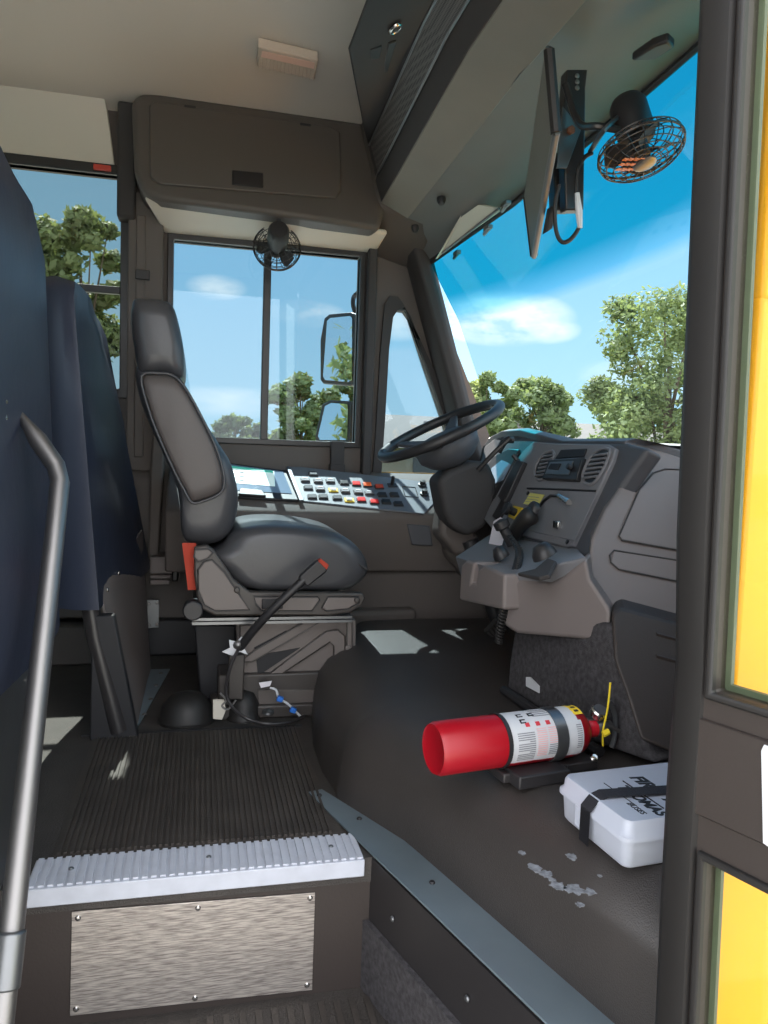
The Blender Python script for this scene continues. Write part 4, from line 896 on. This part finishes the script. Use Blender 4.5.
# ------------------------------------------------------------------ padded barriers
def barrier(name, xo, y0, y1, zt, zb, label, lean=.10, wid=.10, arc=.12, skew=0, lskew=0):
    t = thing(name, (xo, (y0+y1)/2, 0), label, 'barrier')
    mb = MB(); rings = []; n = 14
    for i in range(n+1):
        f = i/n; y = y0+(y1-y0)*f; e_ = min(f, 1-f); k = min(1, e_/.10); k = math.sqrt(1-(1-k)**2)
        h = zt-arc*(1-k)-.0; row = []
        cols = 10
        for j in range(cols+1):
            z = zb+(h-zb)*j/cols; s_ = (z-zb)/(zt-zb); x = xo-skew*(1-f)-(lean-lskew*(1-f))*s_-(.01*math.sin(s_*9+f*6) if 0 < i < n else 0)
            row.append(Vector((x, y, z)))
        th = wid*(.35+.65*k)
        row2 = [p+Vector((-th*(1-.35*((p.z-zb)/(zt-zb))), 0, 0)) for p in reversed(row)]
        row.append(row[-1]+Vector((-th*.32, 0, .012)))
        rings.append(row+row2)
    mb.loft(rings); mb.build('padded_cover', 'vinyl_navy', t, smooth=70)
    return t
b2 = barrier('driver_barrier', -.165, 2.13, 2.88, 1.215, .36, 'dark navy padded barrier standing behind the driver seat', lean=.165, wid=.155, skew=.085, lskew=.095, arc=.05)
mb = MB(); mb.tube([(-.29, 2.17, .45), (-.265, 2.17, .28), (-.20, 2.16, .02)], .024, 12); mb.build('post', 'black_frame', b2, smooth=70)
MB().hexa([Vector(p) for p in [(-.275, 2.15, 0), (-.150, 2.15, 0), (-.215, 2.15, .34), (-.27, 2.15, .34), (-.275, 2.19, 0), (-.150, 2.19, 0), (-.215, 2.19, .34), (-.27, 2.19, .34)]]).build('foot_bracket', 'ink_black', b2, bevel=.004)
q = [at(x, y, X=-.185) for x, y in [(117, 596), (147, 566), (151, 600), (152, 650), (138, 706)]]
kk = [(-.255, 2.20, .40), (-.19, 2.82, .50), (-.17, 2.82, .02), (-.155, 2.80, .003), (-.155, 2.24, .003), (-.17, 2.20, .02)]
MB().prism([Vector(p) for p in kk], (-.006, 0, 0)).build('kick_panel', 'dash_taupe', b2)
MB().prism([Vector((-.155, 2.24, .003)), Vector((-.09, 2.80, .003)), Vector((-.155, 2.80, .003)), Vector((-.17, 2.22, .003))], (0, 0, .004)).build('floor_flange', 'strip_metal', b2)
for t_ in (.15, .4, .65, .9): screw(Vector((-.150, 2.24, .007)).lerp(Vector((-.115, 2.80, .007)), t_), (0, 0, 1), .007, 'steel', b2)
for y in (2.25, 2.40, 2.56): screw(Vector((-.249+(y-2.2)*.105, y, .385+(y-2.2)*.15)), (1, 0, 0), .007, 'bright_steel', b2)
b1 = barrier('entrance_barrier', -.290, .95, 1.78, 1.275, .40, 'tall dark navy padded barrier beside the entrance steps at the left edge', lean=.035, wid=.13, arc=.10)
MB().prism([Vector(p) for p in [(-.325, .95, .40), (-.325, 1.70, .40), (-.325, 1.66, .30), (-.325, 1.45, .02), (-.325, .95, .02)]], (-.006, 0, 0)).build('kick_panel', 'grey_steel', b1)
for y, z in ((1.63, .325), (1.3, .325)): screw(Vector((-.323, y, z)), (1, 0, 0), .008, 'bright_steel', b1)
p = at(20, 400, X=-.33); 
for dz in (0, .028): screw(Vector((-.322, 1.43, .835+dz)), (1, 0, 0), .008, 'bright_steel', b1)
# grab rail
gr_ = thing('grab_rail', (-.26, 1.1, -.25), 'bent stainless steel grab rail rising beside the entrance steps', 'grab rail')
gp_ = [at(20, 414, X=-.318), at(38, 440, Y=1.50), at(56, 466, Y=1.49), at(60, 482, Y=1.47), at(54, 540, Y=1.42), at(8, 960, Y=1.07), at(0, 1030, Y=1.04)]
MB().tube([gp_[0], gp_[1], gp_[2]-Vector((0, 0, 0)), gp_[3], gp_[4], gp_[5], gp_[6]], [.006, .0165, .0165, .0165, .0165, .0165, .0165], 18).build('tube', 'steel', gr_, smooth=60)
d = (gp_[6]-gp_[5]).normalized(); MB().tube([gp_[5]-d*.035, gp_[5]+d*.035], .0195, 18).build('collar', 'grey_steel', gr_, bevel=.003)

# ------------------------------------------------------------------ things on the wall behind the barrier
wb = thing('wall_box', at(163, 572, Y=2.9), 'grey stacked box mounted on the wall behind the driver seat', 'box')
for k, (y0, y1) in enumerate(((557, 574), (575, 579), (580, 585))):
    a, b = at(150, y0, Y=2.9), at(172, y1, Y=2.9); MB().box2((a.x, 2.9, b.z), (b.x-.004*k, YW, a.z)).build('tier', 'dash_taupe', wb, bevel=.004)
a, b = at(172, 558, Y=2.92), at(178, 582, Y=2.92); MB().box2((a.x, 2.93, b.z), (b.x, YW, a.z)).build('end_clip', 'black_trim', wb, bevel=.006)
wk = thing('hinge_bracket', at(153, 628, Y=2.86), 'pale steel angle bracket bolted between barrier and wall', 'bracket')
a, b = at(147, 600, Y=2.86), at(159, 628, Y=2.86); MB().box2((a.x, 2.86, b.z), (b.x, 2.866, a.z)).build('plate', 'grey_steel', wk, bevel=.002)
for x, y in ((157, 603), (157, 624), (149, 604), (149, 625)): screw(at(x, y, Y=2.859), (0, -1, 0), .006, 'steel', wk)
MB().prism(sil([(156, 380), (168, 400), (158, 560), (148, 560), (150, 470)], 2.95), (0, .08, 0)).build('trim_13', 'wall_taupe', kind='structure', bevel=.008)

# ------------------------------------------------------------------ fire extinguisher
fe_c0 = at(445, 748, Z=.277); fe_c1 = at(590, 729, Z=.277); ax = (fe_c1-fe_c0).normalized(); fe_o = at(433, 749, Z=.277)
LB = (at(584, 730, Z=.277)-fe_o).length
RE = .0475; fe = thing('fire_extinguisher', fe_o+ax*LB/2-Vector((0, 0, .048)), 'red fire extinguisher lying on its side on the black engine platform', 'fire extinguisher')
MB().lathe([(0, .003), (RE*.80, .003), (RE*.92, .0), (RE, .008), (RE, LB-.045), (RE*.97, LB-.032), (RE*.86, LB-.015), (RE*.62, LB-.002), (RE*.36, LB+.004)], fe_o, ax, 48).build('cylinder', 'red_paint', fe, smooth=50)
MB().lathe([(RE*.36, LB+.0), (RE*.36, LB+.026), (RE*.30, LB+.028)], fe_o, ax, 24).build('neck', 'red_neck', fe)
ue = Vector((0, 0, 1)); ue = (ue-ax*ue.dot(ax)).normalized(); vw = ax.cross(ue)
if vw.y > 0: vw = -vw                     # points towards the entrance
axp = ax; we = axp.cross(ue); sgn = 1 if we.y < 0 else -1
hm = lambda h: .42+(h-.515)*1.24
def epatch(a0, a1, h0, h1, m, name, r=RE, th=.0006, par=None):   # angles: 0 = top, 90 = towards the entrance, as fractions along the body
    return MB().patch(fe_o, ax, ue, r, sgn*a0, sgn*a1, LB*hm(h0), LB*hm(h1), 10, th).build(name, m, par or fe)
epatch(-25, 128, .515, .885, 'label_white', 'label')
lb = epatch(-24, 30, .88, .93, 'label_yellow', 'yellow_label')
for k in range(3): epatch(-15+k*15, -8+k*15, .895, .918, 'ink_black', 'label_text', RE+.0006, .0004, lb)
MB().patch(fe_o, ax, ue, RE+.0008, 0, 360, LB*.395, LB*.42, 40, .0016).build('black_band', 'black_trim', fe)
MB().patch(fe_o, ax, ue, RE+.001, 0, 360, LB*.715, LB*.79, 40, .0018).build('metal_strap', 'grey_steel', fe)
epatch(44, 126, .855, .90, 'label_white', 'label')
for k in range(14): epatch(58+k*4.6, 60.0+k*4.6, .545+(.06 if k % 5 == 4 else 0), .635, 'ink_grey', 'label_text', RE+.0006, .0004)
for k in range(14): epatch(52+k*4.6, 53.8+k*4.6, .648, .70, 'ink_pink', 'label_text', RE+.0006, .0004)
for k in range(14): epatch(52+k*4.6, 53.8+k*4.6, .71, .76, 'ink_pink' if k < 8 else 'ink_grey', 'label_text', RE+.0006, .0004)
for k in range(12): epatch(54+k*4.6, 55.8+k*4.6, .865, .893, 'ink_grey', 'label_text', RE+.0006, .0004)
for h in (.60, .655, .71): epatch(36, 46, h, h+.022, 'ink_red', 'label_square', RE+.0006, .0004)
for h0, a0 in ((.58, 8), (.58, 26), (.64, 8)):
    epatch(a0, a0+3, h0, h0+.03, 'ink_black', 'label_mark', RE+.0006, .0005); epatch(a0+8, a0+11, h0, h0+.03, 'ink_black', 'label_mark', RE+.0006, .0005); epatch(a0, a0+11, h0, h0+.008, 'ink_black', 'label_mark', RE+.0006, .0005)
for k in range(5): epatch(-8+k*7, -6+k*7, .66, .75, 'ink_grey', 'label_text', RE+.0006, .0004)
vp = fe_o+ax*(LB+.03)
MB().lathe([(.014, 0), (.016, .004), (.016, .02), (.011, .024), (.011, .035), (0, .036)], vp, ax, 18).build('valve', 'grey_steel', fe)
gz = vp+Vector((.006, .0, .030)); MB().lathe([(.018, -.006), (.018, .006), (.015, .009), (0, .009)], gz, (.1, -.5, .85), 20).build('pressure_gauge', 'bright_steel', fe)
MB().lathe([(.014, .0095), (0, .0097)], gz, (.1, -.5, .85), 20).build('gauge_face', 'dash_dark', fe)
MB().tube([gz+Vector((-.03, 0, -.012)), gz+Vector((.01, -.006, -.022)), gz+Vector((.04, -.01, -.035))], .004, 8).build('handle', 'steel', fe)
MB().tube(smooth_path([vp+ax*.03+Vector((0, 0, .05)), vp+ax*.046+Vector((0, 0, .02)), vp+ax*.045+Vector((0, -.005, -.02)), vp+ax*.035+Vector((0, -.01, -.04))]), .005, 8).build('lever', 'grey_steel', fe)
MB().tube(smooth_path([vp+Vector((.008, -.018, -.030)), vp+Vector((.004, -.022, .002)), vp+Vector((.012, -.02, .045)), vp+Vector((.016, -.018, .095))]), .0020, 6).build('seal_tie', 'seal_yellow', fe)
MB().tube([vp+Vector((.002, -.026, -.004)), vp+Vector((.014, -.026, .002))], .006, 8).build('seal_head', 'seal_yellow', fe)
# bracket below
eb = thing('extinguisher_bracket', (fe_o+ax*LB*.6)-Vector((0, 0, .075)), 'black mounting bracket under the red fire extinguisher', 'bracket')
ctr = fe_o+ax*LB*.62; ang = math.atan2(ax.y, ax.x); RZ = Matrix.Rotation(ang, 3, 'Z')
MB().box(ctr+ax*.03-Vector((0, 0, .0575)), (.21, .075, .018), RZ).build('plate', 'black_frame', eb, bevel=.003)
mb = MB()
for s_ in (-1, 1): mb.box(ctr+ax*.05*s_+Vector((0, 0, -.050)), (.022, .085, .008), RZ)
mb.build('cradle', 'black_frame', eb, bevel=.002)
bx_ = at(537, 800, Z=ZP); MB().box(Vector((ctr.x-.0, ctr.y-.045, ZP+.012)), (.11, .05, .024), RZ).build('base_foot', 'black_trim', eb, bevel=.003)
screw(at(594, 758, Z=ZP+.03), (0, -1, 1), .008, 'bright_steel', eb)

# ------------------------------------------------------------------ first aid kit
kC = at(622, 871, Z=ZP); kL = at(560, 818, Z=ZP); kR = at(673, 865, Z=ZP); u1 = (kL-kC); w1_ = u1.length; u1 = u1.normalized(); v1 = Vector((-u1.y, u1.x, 0))
if v1.x < 0: v1 = -v1
DW = w1_+.012; DL = .245; kc = kC+u1*w1_/2+v1*DL/2; kh = .072
RK = Matrix((v1, u1, Vector((0, 0, 1)))).transposed()
if RK.determinant() < 0: RK = Matrix((-v1, u1, Vector((0, 0, 1)))).transposed()
fk = thing('first_aid_kit', kc, 'white plastic first aid box with black lettering and strap beside the extinguisher', 'first aid box')
def rr(l, w_, r, z, k=5):
    out = []
    for cx, cy, a0 in ((l/2-r, w_/2-r, 0), (-l/2+r, w_/2-r, 90), (-l/2+r, -w_/2+r, 180), (l/2-r, -w_/2+r, 270)):
        for i in range(k+1): a = R(a0+90*i/k); q = v1*(cx+r*math.cos(a))+u1*(cy+r*math.sin(a)); out.append(kc+q+Vector((0, 0, z)))
    return out
MB().loft([rr(DL-.014, DW-.016, .012, .001), rr(DL-.006, DW-.008, .014, .006), rr(DL, DW, .016, .046)]).build('base', 'kit_white', fk, smooth=50)
MB().loft([rr(DL+.010, DW+.010, .018, .045), rr(DL+.010, DW+.010, .018, .051), rr(DL-.001, DW-.001, .016, .056), rr(DL-.003, DW-.003, .015, .068), rr(DL-.009, DW-.009, .013, .073), rr(DL-.018, DW-.018, .01, .0735)]).build('lid', 'kit_white', fk, smooth=50)
mb = MB(); p = kc-v1*DL/2+Vector((0, 0, .030)); mb.box(p+u1*.02-v1*.003, (.006, .030, .035), RK); mb.build('latch', 'kit_white', fk, bevel=.002)
ks = thing('kit_strap', kc, 'black webbing strap wrapped over the white first aid box', 'strap')
so = -.0
sl = [(-DL/2-.009, .0), (-DL/2-.009, .054), (-DL/2+.004, .070), (-DL/2+.02, .0765), (0, .0768), (DL/2-.02, .0765), (DL/2+.009, .054), (DL/2+.009, 0)]
rings = [[kc+v1*a+u1*(so+s_*.013-.032*(a/DL+.5))+Vector((0, 0, z+dz)) for s_, dz in ((-1, 0), (1, 0), (1, .0022), (-1, .0022))] for a, z in sl]
for r0 in rings[:3]: pass
MB().loft(rings).build('webbing', 'strap_black', ks)
MB().box(kc+v1*.045+u1*(so-.022)+Vector((0, 0, .082)), (.055, .034, .012), RK).build('buckle', 'black_trim', ks, bevel=.003)
zt = Vector((0, 0, .0737)); U_, V_ = None, None
# the writing reads from the aisle side: letters run towards the entrance
td = -u1; tv = Vector((0, 0, 1)).cross(td)
zk = ZP+.0738
text('lettering_first_aid', 'FIRST AID', .033, at(629, 777, Z=zk), td, tv, 'ink_black', fk, shear=.15, align='LEFT', xs=.95, bold=.035)
text('lettering_name', 'THOMAS', .027, at(616, 786, Z=zk), td, tv, 'ink_black', fk, shear=.15, align='LEFT', xs=.95, bold=.03)
text('lettering_buses', 'BUSES', .014, at(626, 803, Z=zk), td, tv, 'ink_black', fk, shear=.15, align='LEFT')
p = at(604, 783, Z=zk)
MB().tube([p, p+td*.085], .0008, 5).build('lettering_rule', 'ink_black', fk)
p = at(623, 781, Z=zk); MB().tube([p, p+td*.10], .0013, 5).build('lettering_rule', 'ink_black', fk)

# pale scuffs on the platform in front of the box
tmb = []
def scuff(px, py, r, lab):
    c = at(px, py, Z=ZP+.0008); pts = []
    for k in range(22):
        a = 6.2832*k/22; rr_ = r*(.6+.5*random.random()); pts.append(c+Vector((math.cos(a)*rr_, math.sin(a)*rr_*1.1, 0)))
    return pts
mat('scuff', rgb(112, 114, 118), .8, var=.5, vscale=120)
sf = MB()
for x, y, r in ((535, 868, .012), (546, 874, .010), (558, 886, .012), (574, 889, .014), (590, 892, .010), (572, 857, .010), (522, 853, .006), (580, 905, .006), (600, 876, .004), (552, 880, .006)): sf.prism(scuff(x, y, r, ''), (0, 0, .0006))
o = sf.build('dried_residue', 'scuff'); tag(o, 'pale dried residue spots on the black platform left of the first aid box', 'stain', kind='stuff')

# ------------------------------------------------------------------ entrance door leaf, folded outwards
D0 = Vector((.571, .765, 0)); DV = Vector((.33, -.95, 0)).normalized(); DN = Vector((DV.y, -DV.x, 0)); DN = DN if DN.x < 0 else -DN
dr_ = thing('door_1', D0+Vector((0, 0, ZS)), None, None, kind='structure')
def dbox(t0, t1, z0, z1, d0, d1):
    P = lambda t_, z, d_: D0+DV*t_-DN*d_+Vector((0, 0, z))
    return [P(t0, z0, d0), P(t1, z0, d0), P(t1, z1, d0), P(t0, z1, d0), P(t0, z0, d1), P(t1, z0, d1), P(t1, z1, d1), P(t0, z1, d1)]
TW = .46
zu = at(723, 690, pl=(D0, DN)).z; zl = at(718, 860, pl=(D0, DN)).z; zr0 = at(712, 712, pl=(D0, DN)).z; zr1 = at(708, 815, pl=(D0, DN)).z
mb = MB(); outer_ = [(0, -.32), (TW, -.32), (TW, 1.9), (0, 1.9)]; hA = [(.030, zu), (TW-.03, zu), (TW-.03, 1.82), (.030, 1.82)]; hB = [(.030, -.26), (TW-.03, -.26), (TW-.03, zl), (.030, zl)]
pp = lambda L_, d_=0: [D0+DV*a-DN*d_+Vector((0, 0, z)) for a, z in L_]
mb.prism(pp(outer_), -DN*.03, holes=[pp(hA), pp(hB)]); mb.build('frame', 'brown_black', dr_, bevel=.003)
ins = lambda h, k: [(h[0][0]-k, h[0][1]-k), (h[1][0]+k, h[1][1]-k), (h[2][0]+k, h[2][1]+k), (h[3][0]-k, h[3][1]+k)]
for h in (hA, hB):
    MB().prism(pp(ins(h, .009), -.006), -DN*.012, holes=[pp(h, -.006)]).build('glazing_trim', 'rubber_black', dr_, bevel=.003, seg=3)
    MB().prism(pp(ins(h, -.0), .020), -DN*.006, holes=[pp(ins(h, -.007), .020)]).build('glazing_gasket', 'gasket', dr_)
    MB().prism(pp(h, .012), -DN*.004).build('pane', 'door_glass', dr_)
mb = MB(); mb.prism(pp([(.004, zr1+.004), (TW-.004, zr1+.004), (TW-.004, zr0-.004), (.004, zr0-.004)], -.004), -DN*.006); mb.build('middle_panel', 'brown_black', dr_, bevel=.002)
# rubber edge seal along the leaf
rings = []
for k in range(16):
    z = -.32+2.22*k/15; wv = .006*math.sin(k*1.3) if k in (5, 6) else 0
    rings.append([D0+DV*a-DN*d_+Vector((wv, 0, z)) for a, d_ in ((.018, -.001), (.015, -.008), (-.016, -.009), (-.026, -.002), (-.027, .03), (-.001, .034), (-.001, -.001))])
MB().loft(rings).build('edge_seal', 'rubber_black', dr_, smooth=60)
MB().prism([at(x, y, pl=(D0-DN*-.005, DN)) for x, y in [(776, 750), (779, 744), (800, 752), (800, 860), (776, 842)]], DN*.001).build('sticker', 'label_white', dr_)

dr_.rotation_euler = (0, -R(1.3), 0)      # the open leaf sags a little
# yellow flank of the bus ahead of the door, with front cowl edge
fl = thing('cowl_panel', (1.2, .80, -.6), None, None, kind='structure')
MB().box2((.635, .80, -.9), (2.6, .83, 1.0)).build('flank', 'yellow_paint', fl, bevel=.008)
MB().box2((.635, .80, .99), (1.14, .83, 2.1)).build('corner_post', 'yellow_paint', fl, bevel=.01)
# bus roof and outer skin so the body closes
MB().box2((-3.25, .78, 2.08), (1.2, 3.14, 2.14)).build('roof', 'yellow_paint', kind='structure')
MB().box2((-3.25, YW+.05, -.55), (2.6, YW+.07, .72)).build('outer_skin', 'yellow_paint', kind='structure')
MB().box2((1.65, .80, -.3), (3.0, 3.0, .55)).build('hood', 'yellow_paint', kind='structure', bevel=.08)

# ------------------------------------------------------------------ outside
ZG = -.95
mb = MB(); mb.add([(-150, -120, ZG), (220, -120, ZG), (220, 200, ZG), (-150, 200, ZG)], [(0, 1, 2, 3)]); mb.build('ground', 'grass', kind='structure')
mb = MB(); mb.add([(-60, -20, ZG+.01), (60, -20, ZG+.01), (60, 13, ZG+.01), (-60, 13, ZG+.01)], [(0, 1, 2, 3)]); mb.build('pavement', 'bounce_concrete', kind='structure')
def tree(px, pt_, pb, Y, wpx, label, m='leaf', n=6000, ls=.16, seed=1, lobes=26, group='trees beyond the bus', pos=None):
    rnd = random.Random(seed)
    if pos: c, hx, hz = Vector(pos[:3]), pos[3], pos[4]
    else:
        top = at(px, pt_, Y=Y); bot = at(px, pb, Y=Y); c = (top+bot)/2; hz = (top.z-bot.z)/2; hx = wpx/FPX*Y/2
    t = thing('tree', (c.x, c.y, ZG), label, 'tree', group)
    L2 = []
    for k in range(lobes):
        a = rnd.random()*6.283; zz = rnd.uniform(-1, .85); rad = math.sqrt(max(.0, 1-abs(zz)**2.4))*rnd.uniform(.3, .92)
        L2.append((Vector((c.x+math.cos(a)*rad*hx, c.y+math.sin(a)*rad*hx, c.z+zz*hz*.88)), rnd.uniform(.14, .30)*min(hx, hz*1.3)))
    mb = MB(); fs = []; vs = []
    for k in range(n):
        p, r_ = L2[int(rnd.random()*lobes)]; v = Vector((rnd.gauss(0, 1), rnd.gauss(0, 1), rnd.gauss(0, 1))).normalized(); q = p+Vector((v.x, v.y, v.z*.8))*r_*(rnd.random()**.5)*1.25
        a = Vector((rnd.gauss(0, 1), rnd.gauss(0, 1), rnd.gauss(0, .6))).normalized(); b = a.cross(v+Vector((0, 0, .3))).normalized()
        s_ = ls*rnd.uniform(.5, 1.2); mb.add([q-a*s_, q-b*s_*.5, q+a*s_, q+b*s_*.5], [(0, 1, 2, 3)])
    mb.build('foliage', m, t, smooth=0)
    tr_ = MB(); base = Vector((c.x, c.y, ZG)); tr_.tube([base, base+Vector((.1, 0, (c.z-ZG)*.5)), c+Vector((0, 0, hz*.3))], [hx*.07, hx*.055, hx*.02], 8)
    for k in range(12): tr_.tube([base+Vector((.05, 0, (c.z-ZG)*(.35+.05*k))), L2[k][0]], [hx*.03, hx*.008], 6)
    tr_.build('trunk', 'bark', t)
    return t
tree(668, 274, 475, 13, 185, 'broad sunlit tree filling the right side of the windshield', n=24000, ls=.062, seed=3, lobes=70)
tree(612, 378, 465, 21, 66, 'smaller tree in the windshield just left of the broad tree', n=7000, ls=.11, seed=5, lobes=34)
tree(542, 370, 450, 27, 78, 'rounded tree through the windshield centre, second from the pillar', n=8000, ls=.14, seed=6, lobes=40)
tree(490, 368, 450, 25, 60, 'rounded tree next to the windshield pillar', n=7000, ls=.17, seed=7, lobes=34)
tree(300, 366, 455, 22, 70, 'light green tree behind the exterior mirrors in the driver window', n=8000, ls=.12, seed=8, lobes=36)
tree(235, 414, 455, 60, 66, 'distant dark tree low in the left pane of the driver window', m='leaf_dark', n=6000, ls=.28, seed=9, lobes=34)
tree(80, 205, 360, 16, 110, 'tree seen through the passenger window behind the driver seat', n=11000, ls=.11, seed=10, lobes=44)
tree(350, 375, 455, 27, 44, 'dark green tree seen beyond the lower exterior mirror', m='leaf_dark', n=4000, ls=.16, seed=12)
tree(0, 0, 0, 0, 0, 'tree reflected in the large exterior mirror', n=5000, ls=.16, seed=14, group='trees behind the bus', pos=(-11, 6.2, 2.2, 2.6, 2.4))
# low building beyond
ho = thing('school_building', (14, 30, ZG), 'low grey-roofed building beyond the quarter window and the windshield', 'building')
xa = at(372, 430, Y=31).x; xb = at(760, 430, Y=31).x
MB().box2((xa, 30, ZG), (xb, 38, 1.15)).build('walls', 'house_wall', ho)
zr_ = at(400, 415, Y=34).z
MB().prism([Vector((xa-.5, 29.2, 1.0)), Vector((xa-.5, 34, zr_)), Vector((xa-.5, 38.8, 1.0))], (xb-xa+1, 0, 0)).build('roof', 'roof_grey', ho)
for k in range(8):
    x = xa+1.5+k*2.2; MB().box2((x, 29.96, .0), (x+1.1, 30.02, .8)).build('window', 'window_dark', ho)
for x, y in ((428, 424), (520, 421), (558, 423)):
    p = at(x, y, Y=32.5); MB().box2((p.x-.15, 32.4, p.z-.5), (p.x+.15, 32.7, p.z+.12)).build('roof_vent', 'dash_taupe', ho)
cr = thing('parked_car', (at(272, 440, Y=24).x, 24, ZG), 'small red car far away at the bottom of the driver window', 'car')
p = at(279, 440, Y=24); MB().prism([Vector((p.x-2.0, 23.2, z_)) if False else Vector((p.x+dx, 23.2, ZG+dz)) for dx, dz in ((-2.1, .35), (-2.1, .95), (-1.3, 1.05), (-.8, 1.5), (.7, 1.5), (1.2, 1.0), (2.0, .9), (2.1, .35))], (0, 1.7, 0)).build('body', 'switch_red', cr, bevel=.08, seg=3)
MB().prism([Vector((p.x+dx, 23.17, ZG+dz)) for dx, dz in ((-1.1, 1.08), (-.7, 1.4), (.6, 1.4), (1.0, 1.05))], (0, 1.76, 0)).build('car_window', 'window_dark', cr)
for dx in (-1.3, 1.3):
    MB().lathe([(.33, 0), (.33, .2), (.1, .22), (0, .22)], (p.x+dx, 23.3, ZG+.33), (0, -1, 0), 20).build('wheel', 'black_trim', cr)
